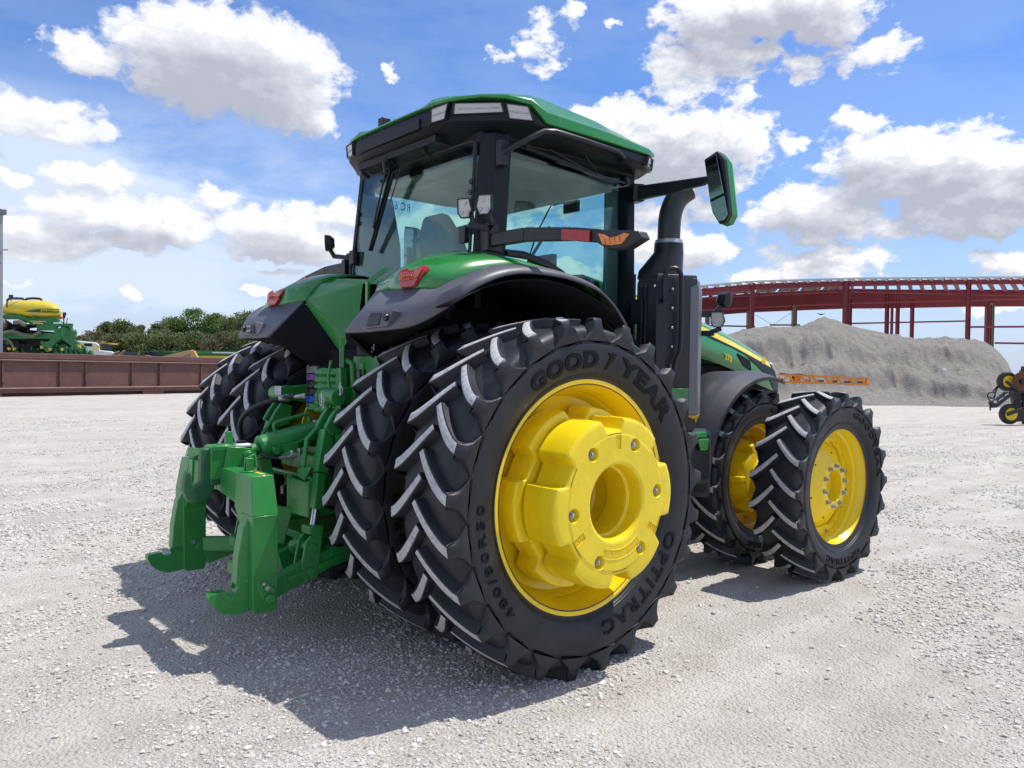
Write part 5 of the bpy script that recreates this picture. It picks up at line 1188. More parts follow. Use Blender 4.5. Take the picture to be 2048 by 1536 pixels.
# ================================================================= CONTAINER
BRN = paint('brown container paint', (.115, .052, .042), .65, var=.18, vscale=.8, dirt=(.20, .13, .10), dirtamt=.45); BRL = paint('worn brown edge', (.32, .21, .165), .7, var=.15, vscale=2)
def container():
    L0 = gnd(-60, 37.2); L1 = gnd(560, 53.0)
    ax = (L1-L0).normalized(); nrm = V((ax.y, -ax.x, 0)); 
    if nrm.dot(V((CAM[0], CAM[1], 0))-L0) < 0: nrm = -nrm
    root = empty('open_container', tuple(L0)); tag(root, 'long low brown steel container with ribbed side panels standing left behind the yard', 'container')
    L = (L1-L0).length; Hc = 2.16; ang = math.atan2(ax.y, ax.x); R = Matrix.Rotation(ang, 4, 'Z')
    ny = 1 if (R @ V((0, 1, 0))).dot(nrm) > 0 else -1
    def pt(mb, name, mat, bev=0):
        mb.v = [tuple(R @ V(p)) for p in mb.v]; return mb.emit(name, mat, root, bevel=bev)
    w = MB(); w.box((L/2, 0, .30+(Hc-.30)/2), (L, .05, Hc-.36)); w.box((L/2, -2.4*ny, .3+(Hc-.3)/2), (L, .05, Hc-.36)); w.box((0, -1.2*ny, Hc/2+.1), (.06, 2.3, Hc-.4)); w.box((L, -1.2*ny, Hc/2+.1), (.06, 2.3, Hc-.4)); w.box((L/2, -1.2*ny, .28), (L, 2.3, .08))
    pt(w, 'side_wall', BRN)
    t = MB(); t.box((L/2, .05*ny, Hc-.13), (L+.2, .16, .28)); t.box((L/2, -2.4*ny, Hc-.10), (L+.2, .14, .24)); pt(t, 'top_rail', BRN, .01)
    e = MB(); e.box((L/2, .09*ny, Hc-.33), (L+.1, .18, .05)); e.box((L/2, .12*ny, .42), (L+.2, .20, .06)); e.box((L/2, .085*ny, Hc+.015), (L+.1, .05, .02)); pt(e, 'edge_strip', BRL)
    bt = MB(); bt.box((L/2, .06*ny, .29), (L+.2, .22, .22)); pt(bt, 'bottom_rail', BRN, .01)
    x = 1.4
    xs = []
    while x < L-.3:
        xs.append(x); x += [1.72, 2.75, 1.35, 2.6][len(xs) % 4]
    for x in xs:
        r_ = MB(); r_.box((x, .07*ny, 1.10), (.10, .12, 1.36)); r_.box((x+.03, .135*ny, 1.45), (.03, .02, .62)); r_.sphere((x, .15*ny, .72), .045, 5); pt(r_, 'side_rib', BRN)
    for yy in (-.35, -2.0): sk = MB(); sk.box((L/2, yy*ny, .10), (L-.4, .2, .22)); pt(sk, 'skid_beam', BRN)
    for x in (.7, L*.5, L-.8): sk = MB(); sk.box((x, .0, .09), (1.3, .25, .18)); pt(sk, 'skid', BRN)
    sk = MB(); sk.box((.55, .12*ny, 1.1), (.5, .1, 1.6))
    for z in (.55, .85, 1.4, 1.75): sk.box((.55, .16*ny, z), (.55, .08, .06))
    pt(sk, 'corner_ladder', BRN)
container()
# ================================================================= PLANTER (behind the container)
YT = paint('yellow tank', (.62, .48, .02), .45, var=.08, vscale=.6, dirt=(.45, .36, .20), dirtamt=.9); GRB = paint('machinery green', (.008, .085, .022), .45, var=.25, vscale=2); GRB2 = paint('machinery green light', (.012, .15, .035), .45, var=.2)
DKM = paint('dark machinery', (.02, .025, .025), .7, var=.5, vscale=3); HOSEG = paint('grey hose', (.13, .12, .10), .6)
def planter():
    D = 58.; k = D/FPX
    root = empty('crop_planter', tuple(gnd(60, D))); tag(root, 'green planter with large yellow seed tanks behind the left part of the container', 'planter')
    r0 = V(root.location); U = V(_r); W = V((_f[0], _f[1], 0)).normalized()
    def Q(px, py, dd=0.): 
        p = far(px, py, D+dd); return p-r0
    tn = MB()
    # tank as a loft along the picture-horizontal axis: stations (px, top, bottom, belly half depth)
    for S_ in ([(-60, 612, 632, .9), (-48, 604, 634, 1.2), (-30, 602, 634, 1.3), (-12, 604, 634, 1.2), (4, 612, 631, .8)], [(6, 612, 628, .8), (14, 603, 630, 1.15), (30, 601, 632, 1.35), (48, 600.5, 637, 1.4), (85, 601, 638.5, 1.4), (104, 605, 638, 1.3), (115, 611, 636, 1.1), (121, 618, 632, .8), (123, 624, 629, .4)]):
        rings = []
        for px, t, b_, hd_ in S_:
            c = (t+b_)/2; h = (b_-t)/2; ring = []
            for a in np.linspace(0, 2*PI, 18, endpoint=False):
                ca, sa = math.cos(a), math.sin(a); ca = math.copysign(abs(ca)**.62, ca); sa = math.copysign(abs(sa)**.75, sa)
                ring.append(Q(px, c-h*sa, hd_*ca))
            rings.append(ring)
        tn.loft(rings, closed=True, cap=True)
    tank = tn.emit('seed_tank', YT, root, ang=40)
    lid = MB()
    for a, b_ in ((14, 50), (50, 84)): lid.tube([Q(a, 601), Q(a+4, 597.5), Q((a+b_)/2, 596.5), Q(b_-4, 597.5), Q(b_, 601)], .09, 8)
    lid.tube([Q(14, 615, -1.45), Q(14, 600, -1.4), Q(22, 598, -1.2), Q(40, 598, -1)], .05, 6); lid.box(Q(22, 593), (.25, .25, .25)); lid.bar(Q(22, 608), Q(22, 594), .07, .07); lid.emit('tank_rails', DKM, root)
    dc = MB(); dc.slab([Q(47, 623, -1.46), Q(70, 619, -1.46), Q(95, 617.5, -1.45), Q(118, 617.8, -1.20), Q(119, 625.5, -1.20), Q(90, 625, -1.45)], .03); dc.emit('green_decal', GRB, tank)
    ln_ = MB(); text_on(ln_, 'JOHN DEERE', Q(81, 623.2, -1.52), V(_r)+V((_f[0], _f[1], 0))*.10, V((0, 0, 1)), .17, .01, bold=.02, width=34*k); ln_.emit('tank_lettering', paint('yellow lettering', (.7, .55, .02), .5), tank)
    al = MB(); al.sphere(Q(121, 634, -.6), .17, 6); al.emit('amber_beacon', ORANGE, root)
    fr = MB()
    for (a, b_, w_) in (((-60, 634), (45, 634), .35), ((45, 634), (60, 642), .3), ((40, 641), (118, 640), .35), ((60, 646), (100, 645), .3), ((75, 655), (115, 655), .45), ((98, 645), (118, 664), .28), ((100, 650), (145, 650), .22), ((122, 668), (168, 700), .5), ((124, 664), (150, 678), .3), ((90, 700), (112, 678), .45), ((112, 678), (122, 670), .45), ((-60, 672), (120, 672), .4), ((140, 650), (150, 676), .15), ((110, 662), (152, 670), .5), ((85, 690), (105, 690), .5)):
        fr.bar(Q(a[0], a[1], -1.2), Q(b_[0], b_[1], -1.2), .25, w_); fr.bar(Q(a[0], a[1], .9), Q(b_[0], b_[1], .9), .25, w_*.8)
    fr.box(Q(68, 640, -1.3), (.3, .3, .5)); fr.box(Q(128, 665, -1.2), (.5, .5, .7)); fr.emit('planter_frame', GRB2, root, bevel=.02)
    lo = MB(); rg = random.Random(3)
    for i in range(90):
        px = rg.uniform(-60, 150); py = rg.uniform(648, 712); lo.bar(Q(px, py, rg.uniform(-1.2, 1.2)), Q(px+rg.uniform(-22, 22), py+rg.uniform(-9, 9), rg.uniform(-1.2, 1.2)), rg.uniform(.05, .22), rg.uniform(.06, .35), m=rg.choice((0, 0, 1, 1)))
    for px in (110, 120, 130, 140, 150, 160, 170, 180): lo.bar(Q(px, 690+(px-110)*.18, -1.0), Q(px+8, 716, -1.1), .2, .28)
    lo.emit('row_units', [GRB, DKM], root)
    bd_ = MB()
    for (x0, y0, x1, y1) in ((-60, 645, 60, 716), (60, 660, 110, 716), (110, 672, 150, 716)):
        bd_.loft([[Q(x0, y0, dd), Q(x1, y0+4, dd), Q(x1, y1, dd), Q(x0, y1, dd)] for dd in (.2, .8)], closed=True, cap=True)
    bd_.emit('fan_housing', DKM, root)
    yb = MB()
    for px, py in ((83, 695), (100, 699), (124, 699), (188, 698), (158, 692), (196, 695), (28, 698), (18, 698)): yb.slab([Q(px, py-3, -1.4), Q(px+4.5, py-3, -1.4), Q(px+3.5, py+2.5, -1.4), Q(px+1, py+2.5, -1.4)], .2)
    yb.bar(Q(60, 642.5, -1.55), Q(92, 643, -1.55), .05, .06); yb.bar(Q(66, 646, -1.55), Q(86, 647, -1.55), .05, .08); yb.bar(Q(155, 690, -1.5), Q(163, 696, -1.5), .08, .12); yb.emit('yellow_fittings', YT, root)
    hs = MB(); hs.tube([Q(-20, 672, -1.6), Q(5, 666, -1.6), Q(25, 662, -1.6), Q(48, 670, -1.6), Q(65, 673, -1.6), Q(80, 664, -1.6)], .13, 8); hs.tube([Q(28, 645, -1.6), Q(40, 644, -1.6), Q(52, 651, -1.6)], .16, 8); hs.tube([Q(0, 678, -1.6), Q(15, 678, -1.6), Q(22, 684, -1.6), Q(27, 696, -1.6)], .09, 8)
    hs.sphere(Q(0, 648, -1.5), .5, 8, sc=(.6, 1, 1)); hs.emit('seed_hose', HOSEG, root)
    rm = MB(); rm.bar(Q(128, 650, 0), Q(127, 630, 0), .06, .06); rm.box(Q(129, 628, 0), (.2, .2, .25)); rm.box(Q(128, 634), (.15, .15, .2)); rm.tube([Q(133, 650), Q(134, 641), Q(136, 636)], .03, 5); rm.tube([Q(118, 640), Q(130, 648), Q(146, 652)], .03, 5); rm.emit('lamp_mast', DKM, root)
    lg = MB()
    for px in (-30, 20, 75, 120): p = Q(px, 700); lg.cyl((p.x, p.y, .55), (p.x+.1, p.y+.35, .55), .55, n=20)
    lg.emit('transport_wheels', DKM, root)
planter()
# ================================================================= MACHINES BEHIND THE CONTAINER
def vehicle_root(name, label, cat, px, D, group=None):
    root = empty(name, tuple(gnd(px, D))); tag(root, label, cat, group); r0 = V(root.location)
    return root, lambda x, y, dd=0.: far(x, y, D+dd)-r0
GLB = paint('dark glass', (.02, .03, .035), .15)
def wheels_under(root, Q, pxs, r, D, mat=DKM, d2=1.4):
    for px in pxs:
        for dd in (-d2/2, d2/2):
            p = Q(px, 720, dd); m_ = MB(); m_.cyl((p.x, p.y, r), (p.x+_f[0]*.25, p.y+_f[1]*.25, r), r, n=20); m_.emit('wheel', mat, root)
# white van
root, Q = vehicle_root('white_van', 'white van with dark rear window behind the planter tail', 'van', 180, 66)
m_ = MB()
m_.loft([[Q(px, t, dd) for px, t in ((153, 681), (192, 685), (199, 690), (201, 716), (150, 716))] for dd in (-1, 1)], closed=True, cap=True); m_.loft([[Q(px, t, dd) for px, t in ((196, 700), (225, 703), (232, 708), (232, 720), (196, 720))] for dd in (-1, 1)], closed=True, cap=True); b_ = m_.emit('body', WHITE, root, bevel=.08)
m_ = MB(); m_.slab([Q(168, 687, -1.03), Q(168, 692, -1.03), Q(185, 693, -1.03), Q(183, 687, -1.03)], .04); m_.emit('window', GLB, root)
wheels_under(root, Q, (160, 218), .38, 66)
# cab of a utility vehicle
root, Q = vehicle_root('utility_vehicle', 'small dark utility vehicle cab with yellow roof beside the white van', 'utility vehicle', 212, 70)
m_ = MB(); m_.loft([[Q(px, t, dd) for px, t in ((201, 688), (225, 689), (223, 704), (203, 704))] for dd in (-.8, .8)], closed=True, cap=True); m_.emit('cab', GLB, root, bevel=.04)
m_ = MB(); m_.bar(Q(199, 686.5), Q(227, 687.5), 1.7, .14); m_.emit('roof', YELLOWD, root); m_ = MB(); m_.box(Q(207, 684.5), (.15, .15, .15)); m_.emit('beacon', ORANGE, root)
m_ = MB(); m_.loft([[Q(px, t, dd) for px, t in ((200, 704), (230, 706), (230, 725), (200, 725))] for dd in (-.8, .8)], closed=True, cap=True); m_.emit('body', DKM, root); wheels_under(root, Q, (204, 226), .35, 70)
# pickup and car roofs
root, Q = vehicle_root('dark_car', 'dark green car whose roof shows over the container rim', 'car', 262, 60)
m_ = MB(); m_.loft([[Q(px, t, dd) for px, t in ((244, 708), (250, 704), (274, 704.5), (280, 709), (284, 735), (240, 735))] for dd in (-.9, .9)], closed=True, cap=True); m_.emit('body', paint('dark green car', (.01, .03, .02), .3), root, bevel=.05)
m_ = MB(); m_.slab([Q(250, 705, -.93), Q(247, 709, -.93), Q(272, 709.5, -.93), Q(272, 705.5, -.93)], .04); m_.emit('window', GLB, root); m_ = MB(); m_.box(Q(274, 709, -.95), (.15, .1, .08)); m_.emit('tail_light', RED, root); wheels_under(root, Q, (248, 277), .33, 60)
root, Q = vehicle_root('green_tractor', 'small green tractor cab with pale roof showing over the container rim', 'tractor', 308, 62)
m_ = MB(); m_.bar(Q(293, 703), Q(322, 703.5), 1.5, .12); m_.emit('roof', GRB2, root); m_ = MB(); m_.loft([[Q(px, t, dd) for px, t in ((295, 705), (321, 705.5), (323, 718), (294, 718))] for dd in (-.7, .7)], closed=True, cap=True); m_.emit('cab', GLB, root, bevel=.03)
m_ = MB(); m_.bar(Q(308, 712), Q(352, 714), 1.1, .9); m_.tube([Q(322, 708), Q(330, 706), (Q(336, 710))], .1, 6); m_.emit('hood', GRB, root, bevel=.05); wheels_under(root, Q, (302, 345), .6, 62)
root, Q = vehicle_root('combine_header', 'long green harvester header with yellow trim lying behind the right end of the container', 'header', 430, 64)
m_ = MB(); m_.bar(Q(362, 703.5), Q(490, 705), 1.0, .22); m_.bar(Q(372, 709), Q(490, 710), 1.2, .32); m_.bar(Q(362, 703), Q(366, 722), .6, .3); m_.tube([Q(385, 706, -1), Q(425, 705.5, -1), Q(490, 706.5, -1)], .09, 8); 
for px in (380, 420, 460): m_.bar(Q(px, 705), (Q(px, 705).x, Q(px, 705).y, 0), .3, .3)
m_.emit('reel_frame', GRB2, root); m_ = MB(); m_.bar(Q(392, 713.5, -.7), Q(490, 715, -.7), .1, .2); m_.emit('yellow_trim', YT, root)
m_ = MB(); m_.bar(Q(425, 705.2, -1.1), Q(470, 705.8, -1.1), .08, .08); m_.emit('white_tube', WHITE, root)
root, Q = vehicle_root('tan_boom', 'tan slanting loader boom rising over the container rim', 'loader boom', 365, 60)
m_ = MB(); m_.bar(Q(328, 717), Q(386, 704), .35, .34); m_.bar(Q(386, 702.5), Q(394, 718), .35, .28); m_.bar(Q(386, 704), (Q(388, 704).x, Q(388, 704).y, 0), .3, .4); m_.bar(Q(328, 717), (Q(326, 717).x, Q(326, 717).y, 0), .3, .3); m_.emit('boom', paint('tan machine paint', (.42, .27, .11), .6), root, bevel=.03)
m_ = MB(); m_.slab([Q(362, 713, -.2), Q(362, 717, -.2), Q(378, 717, -.2), Q(380, 708, -.2)], .1); m_.emit('panel', GREYM, root)
root, Q = vehicle_root('grey_bin', 'grey curved tank seen between the small tractor and the tan boom', 'tank', 345, 68)
m_ = MB(); m_.loft([[Q(px, t, dd) for px, t in ((327, 708), (335, 704.5), (358, 704), (366, 712), (366, 735), (327, 735))] for dd in (-1.2, 1.2)], closed=True, cap=True); m_.emit('shell', GREYB, root, bevel=.1)
# debris in the container
root, Q = vehicle_root('scrap_wood', 'bent pale scrap branches sticking out of the container', 'scrap', 240, 46.3)
m_ = MB()
for a, b_ in (((225, 712), (238, 703)), ((232, 714), (246, 708)), ((240, 712), (249, 701)), ((285, 716), (300, 712)), ((292, 714), (308, 715)), ((222, 714), (262, 713))): m_.tube([Q(*a), Q((a[0]+b_[0])/2, (a[1]+b_[1])/2-1), Q(*b_)], [.10, .08, .05], 6)
p = Q(240, 716); m_.box((p.x, p.y, .95), (.8, .5, 1.2)); m_.emit('branches', paint('weathered wood', (.30, .23, .18), .9), root)
# ================================================================= POLE
root = empty('light_pole', tuple(gnd(0, 40))); tag(root, 'tall grey pole with a small bracket at the far left edge', 'pole')
Qp = lambda x, y: far(x, y, 40)-V(root.location)
m_ = MB(); t = Qp(-1, 420); m_.box((t.x, t.y, t.z/2), (.24, .24, t.z), .3); m_.emit('shaft', paint('galvanised pole', (.24, .26, .28), .5), root, bevel=.01)
m_ = MB(); m_.box(Qp(2, 424), (.38, .38, .26), .3); m_.emit('pole_cap', GREYB, root, bevel=.01); m_ = MB(); m_.bar(Qp(4, 500), Qp(15, 499), .06, .06); m_.box(Qp(13, 499.5), (.14, .1, .08)); m_.emit('bracket', ZINC, root)
# ================================================================= SPRAYER BOOM (orange)
ORB = paint('orange machine paint', (.62, .20, .01), .45, var=.1)
D = 30.; root = empty('folded_boom', tuple(gnd(1560, D))); tag(root, 'orange lattice boom past the tractor nose in front of the gravel heap', 'boom'); r0 = V(root.location)
Q = lambda x, y, dd=0.: far(x, y, D+dd)-r0
m_ = MB()
for dd in (-.10, .10):
    m_.bar(Q(1470, 745.5, dd), Q(1737, 757, dd), .05, .07); m_.bar(Q(1470, 761, dd), Q(1737, 769, dd), .05, .07)
    for i, x in enumerate(range(1480, 1735, 24)):
        yt = 745.5+(x-1470)*.043; yb_ = 761+(x-1470)*.03
        m_.bar(Q(x, yt, dd), Q(x+12, yb_, dd), .05, .08); m_.bar(Q(x+24, yt+1, dd), Q(x+12, yb_, dd), .05, .05) if i % 2 else None
m_.bar(Q(1735, 755), Q(1735, 770), .28, .06, up=(0, 0, 1)); m_.bar(Q(1594, 750), Q(1594, 765), .3, .08)
m_.emit('lattice', ORB, root)
m_ = MB()
for x in range(1500, 1730, 27): m_.tube([Q(x, 757+(x-1470)*.03, 0), Q(x+12, 756+(x-1470)*.035, 0)], .045, 6)
m_.tube([Q(1560, 746), Q(1580, 749), Q(1600, 748), Q(1618, 752)], .025, 6); m_.tube([Q(1586, 752), Q(1586, 767)], .05, 6); m_.emit('spray_line', DKM, root)
m_ = MB(); p = Q(1470, 750); m_.box((p.x, p.y, p.z/2), (.25, .25, p.z)); m_.box((p.x, p.y, .05), (1.0, 1.0, .1)); m_.emit('stand', DKM, root)
# ================================================================= TILLAGE TOOL at the right edge
D = 27.4; root = empty('tillage_implement', tuple(gnd(2040, D))); tag(root, 'black folding tillage implement with yellow gauge wheels and rusty disc at the right edge', 'implement'); r0 = V(root.location)
Q = lambda x, y, dd=0.: far(x, y, D+dd)-r0
BI = paint('implement black', (.012, .013, .015), .45); RU = paint('rusty disc steel', (.13, .055, .03), .75, var=.3, vscale=3, metal=.3); YW = paint('yellow wheel', (.85, .60, .01), .45)
fx_ = V((_f[0], _f[1], 0)).normalized(); sx_ = V(_r)
def gwheel(px, py, r, dd=0.):
    c = Q(px, py, dd); m_ = MB(); prof = [(-.10, .52), (-.11, .75), (-.09, .93), (-.04, 1.0), (.04, 1.0), (.09, .93), (.11, .75), (.10, .52)]
    def lath(mb, prof, cp=True):
        rings = [[c+fx_*x+(sx_*math.cos(a)+V((0, 0, 1))*math.sin(a))*(q*r) for a in np.linspace(0, 2*PI, 32, endpoint=False)] for x, q in prof]; mb.loft(rings, closed=True, cap=cp)
    lath(m_, prof, False); w_ = m_.emit('gauge_wheel', BI, root, ang=40)
    m_ = MB(); lath(m_, [(-.10, .60), (-.115, .60), (-.10, .52), (-.07, .50), (-.06, .25), (-.09, .22), (-.09, .02)]); m_.emit('rim', YW, w_)
gwheel(2014, 763, .345); gwheel(2019, 828, .36)
gwheel(2062, 835, .36, .6)
m_ = MB()
m_.slab([Q(1982, 806, -.35), Q(1985, 816, -.35), Q(1995, 815, -.35), Q(2027, 789, -.35), Q(2030, 784, -.35), Q(2014, 783, -.35), Q(1992, 800, -.35)], .16)
m_.bar(Q(1976, 805, -.3), Q(1984, 806, -.3), .05, .04); m_.bar(Q(1980, 800, -.3), Q(1980.5, 821, -.3), .05, .05); m_.tube(arc([Q(1981, 803, -.3), Q(1975, 792, -.3), Q(1980, 785, -.3), Q(1990, 786, -.3), Q(1987, 797, -.3), Q(1979, 794, -.3)], 4), .028, 6); m_.tube([Q(1984, 784), Q(1996, 771), Q(2002, 766)], .022, 6); m_.tube([Q(1990, 786), Q(1994, 776), Q(2000, 772)], .035, 6)
m_.bar(Q(2014, 829, -.25), Q(2045, 818, -.25), .06, .12); m_.bar(Q(2012, 763, -.25), Q(2034, 778, -.25), .06, .10); m_.bar(Q(2024, 783), Q(2110, 784), .3, .18); m_.bar(Q(2030, 785), Q(2034, 806), .2, .3); m_.bar(Q(2040, 790), Q(2046, 842), .25, .5); m_.bar(Q(2040, 800), Q(2110, 804), .4, .5); m_.bar(Q(2046, 740), Q(2050, 785), .15, .2); m_.bar(Q(2044, 738), Q(2060, 740), .15, .2); m_.tube([Q(2028, 800, -.2), Q(2034, 805, -.2), Q(2044, 802, -.2)], .03, 6)
m_.emit('tool_frame', BI, root, bevel=.01)
m_ = MB(); c = Q(2043, 763, -.25); m_.loft([[c+fx_*x+(sx_*math.cos(a)+V((0, 0, 1))*math.sin(a))*q for a in np.linspace(0, 2*PI, 36, endpoint=False)] for x, q in ((-.02, .34), (-.03, .335), (.03, .2), (.05, .02))], closed=True, cap=True); m_.emit('disc', RU, root); m_ = MB(); m_.cyl(c-fx_*.12, c, .09, n=16); m_.emit('disc_hub', BI, root)
m_ = MB(); 
for i, (x, y) in enumerate(((1998, 800.5), (2000, 799), (2002.5, 797.5), (2005, 796), (2010, 791), (2012.5, 789), (2015, 787.5))): m_.bar(Q(x, y+1.8, -.44), Q(x+1.6, y-2.4, -.44), .012, .016)
m_.slab([Q(1988, 801.5, -.44), Q(1988, 806, -.44), Q(1994, 806, -.44), Q(1994, 801.5, -.44)], .01); m_.emit('white_marks', WHITEM, root)
# ================================================================= TREES
def leafmat(name, a, b_, c_):
    m, N, L, bb = new_mat(name); gi = N.new('ShaderNodeNewGeometry'); c = ramp(N, L, gi.outputs['Random Per Island'], [(0, a), (.5, b_), (1, c_)])
    f = noise(N, L, .5, 3); c = mixc(N, L, ramp(N, L, f, [(.35, 0.), (.65, .5)]), c, a); L.new(c, bb.inputs['Base Color']); bb.inputs['Roughness'].default_value = .6; tr = N.new('ShaderNodeBsdfTranslucent'); L.new(c, tr.inputs[0]); mx = N.new('ShaderNodeMixShader'); mx.inputs[0].default_value = .45; L.new(bb.outputs[0], mx.inputs[1]); L.new(tr.outputs[0], mx.inputs[2]); L.new(mx.outputs[0], N['Material Output'].inputs[0]); bb.inputs['Specular IOR Level'].default_value = .3; return m
LG = leafmat('green foliage', (.09, .155, .04), (.13, .22, .06), (.19, .29, .09)); LO = leafmat('olive foliage', (.10, .14, .05), (.15, .195, .075), (.22, .265, .11)); LB = leafmat('brownish foliage', (.14, .13, .08), (.17, .155, .09), (.21, .20, .11)); BARK = paint('bark', (.09, .07, .05), .9)
def tree(px, D, top_py, w_px, mat, label, cat='tree', dens=1.0, seed=0):
    rg = np.random.default_rng(seed+100); base = gnd(px, D); H = far(px, top_py, D).z; R = w_px/2*D/FPX
    root = empty('tree' if cat == 'tree' else 'bush', tuple(base)); tag(root, label, cat, 'trees beyond the yard')
    m_ = MB(); m_.tube([(0, 0, -.1), (.1, 0, H*.25), (.0, .15, H*.55), (.1, .1, H*.85)], [.22, .16, .11, .03], 8)
    for k in range(9):
        a = rg.random()*6.28; z = H*(.2+.5*rg.random()); l = R*(.5+.4*rg.random()); m_.tube([(0.05, .05, z), (math.cos(a)*l*.5, math.sin(a)*l*.5, z+H*.12), (math.cos(a)*l, math.sin(a)*l, z+H*.22)], [.08, .05, .015], 5)
    m_.emit('trunk', BARK, root)
    nc = int(26*dens); cl = []
    for k in range(nc):
        a = rg.random()*6.28; z = H*(.12+.80*rg.random()**.8); rr = R*math.sqrt(rg.random())*(1-.55*max(0, z/H-.45)/.55); cl.append((math.cos(a)*rr, math.sin(a)*rr, z, (R*.30+.5)*(0.6+.8*rg.random())))
    cl.append((0, 0, H*.93, R*.3)); P = []
    for (x, y, z, r) in cl:
        n = int(430*dens); v = rg.normal(0, 1, (n, 3)); v /= np.linalg.norm(v, axis=1)[:, None]; v *= (r*(.15+1.05*rg.random(n)**.8))[:, None]; v[:, 2] *= .7; P.append(v+[x, y, z])
    P = np.concatenate(P); P = P[P[:, 2] < H*1.02]; n = len(P)
    t1 = rg.normal(0, 1, (n, 3)); t1 /= np.linalg.norm(t1, axis=1)[:, None]; t2 = np.cross(t1, rg.normal(0, 1, (n, 3))); t2 /= np.linalg.norm(t2, axis=1)[:, None]
    s = (.07+.11*rg.random(n))[:, None]; q = np.stack([P-t1*s, P-t2*s*.6, P+t1*s, P+t2*s*.6], 1).reshape(-1, 3)
    me = np_mesh('crown', q, np.arange(4*n).reshape(-1, 4), [mat], smooth=False); o = bpy.data.objects.new('crown', me); COL.objects.link(o); o.parent = root
trs = [(160, 96, 672, 50, LB, 'small brownish tree just right of the planter mast'), (190, 98, 664, 46, LB, 'thin brown and green tree left end of the tree line'), (214, 102, 641, 44, LO, 'narrow olive tree above the white van'), (248, 100, 640, 52, LO, 'rounded olive tree over the dark car'), (282, 104, 648, 46, LO, 'lower olive tree between two rounded crowns'),
       (312, 100, 645, 48, LO, 'open crowned tree above the small green tractor'), (350, 108, 634, 56, LG, 'bright green tree left of the tallest crown'), (392, 110, 615, 78, LG, 'tallest bright green tree behind the container'), (432, 108, 624, 56, LG, 'green tree on the right shoulder of the tallest one'),
       (462, 100, 632, 50, LO, 'olive tree beside the left fender'), (498, 98, 622, 60, LO, 'tall olive tree partly hidden by the left fender'), (540, 100, 640, 60, LO, 'olive tree hidden mostly behind the fender')]
for i, (px, D_, tp, w_, mt, lb) in enumerate(trs): tree(px, D_, tp, w_, mt, lb, seed=i)
for i, (px, D_, tp, w_, mt, lb) in enumerate([(230, 90, 668, 60, LO, 'low shrubs under the olive tree above the van'), (280, 91, 668, 60, LO, 'low olive bush behind the dark car'), (335, 92, 662, 64, LO, 'wide olive bush below the bright green trees'), (390, 92, 662, 64, LO, 'wide low bush in front of the tallest tree'), (440, 90, 664, 60, LB, 'dry brownish bush left of the rear fender'), (485, 90, 664, 60, LO, 'dark low bush right beside the fender tip'), (180, 92, 684, 60, LB, 'low brown brush right of the planter')]):
    tree(px, D_, tp, w_, mt, lb, 'bush', dens=1.0, seed=50+i)
# bird-sized speck over the heap
bd = MB(); c = far(1642, 629, 48); bd.tube([c-V(_r)*.25+V((0, 0, .06)), c, c+V(_r)*.25+V((0, 0, .05))], [.01, .05, .01], 6); bd.tube([c-V((0, .12, 0)), c+V((0, .12, .02))], [.02, .05], 6)
o = bd.emit('flying_bird', DKM, None); tag(o, 'small dark bird flying above the gravel heap', 'bird')
# ================================================================= SKY AND SUN
TOSUN = V((.15, .41, 1)).normalized(); EL = math.asin(TOSUN.z); AZ = math.atan2(TOSUN.x, TOSUN.y)
sun = bpy.data.lights.new('sun', 'SUN'); so = bpy.data.objects.new('sun', sun); COL.objects.link(so)
sun.energy = 3.75; sun.angle = math.radians(.53); sun.color = (1, .965, .91)
so.rotation_euler = TOSUN.to_track_quat('Z', 'Y').to_euler(); so.location = (0, 0, 30)
W = bpy.data.worlds.new('World'); SC.world = W; W.use_nodes = True; N = W.node_tree.nodes; L = W.node_tree.links
W.cycles.sampling_method = 'NONE'; bg = N['Background']; bg.inputs[1].default_value = .125
sk = N.new('ShaderNodeTexSky'); sk.sky_type = 'NISHITA'; sk.sun_disc = False; sk.sun_elevation = EL; sk.sun_rotation = AZ; sk.altitude = 200; sk.air_density = 1.0; sk.dust_density = .1; sk.ozone_density = 3.0
tc = N.new('ShaderNodeTexCoord'); sep = N.new('ShaderNodeSeparateXYZ'); L.new(tc.outputs['Generated'], sep.inputs[0])
def math_(op, a, b=None, c=None, clamp=False, NN=N, LL=L):
    n = NN.new('ShaderNodeMath'); n.operation = op; n.use_clamp = clamp
    for i, v in enumerate((a, b, c)):
        if v is None: continue
        if isinstance(v, (int, float)): n.inputs[i].default_value = v
        else: LL.new(v, n.inputs[i])
    return n.outputs[0]
az = math_('MULTIPLY', math_('ARCTAN2', sep.outputs[0], sep.outputs[1]), 180/PI); el = math_('MULTIPLY', math_('ARCSINE', sep.outputs[2]), 180/PI)
cmb = N.new('ShaderNodeCombineXYZ'); L.new(az, cmb.inputs[0]); L.new(el, cmb.inputs[1]); AE = cmb.outputs[0]
def dirae(px, py):
    d = CR*(px-1024)/FPX-CU*(py-768)/FPX+CF; d = d/np.linalg.norm(d); return math.degrees(math.atan2(d[0], d[1])), math.degrees(math.asin(d[2]))
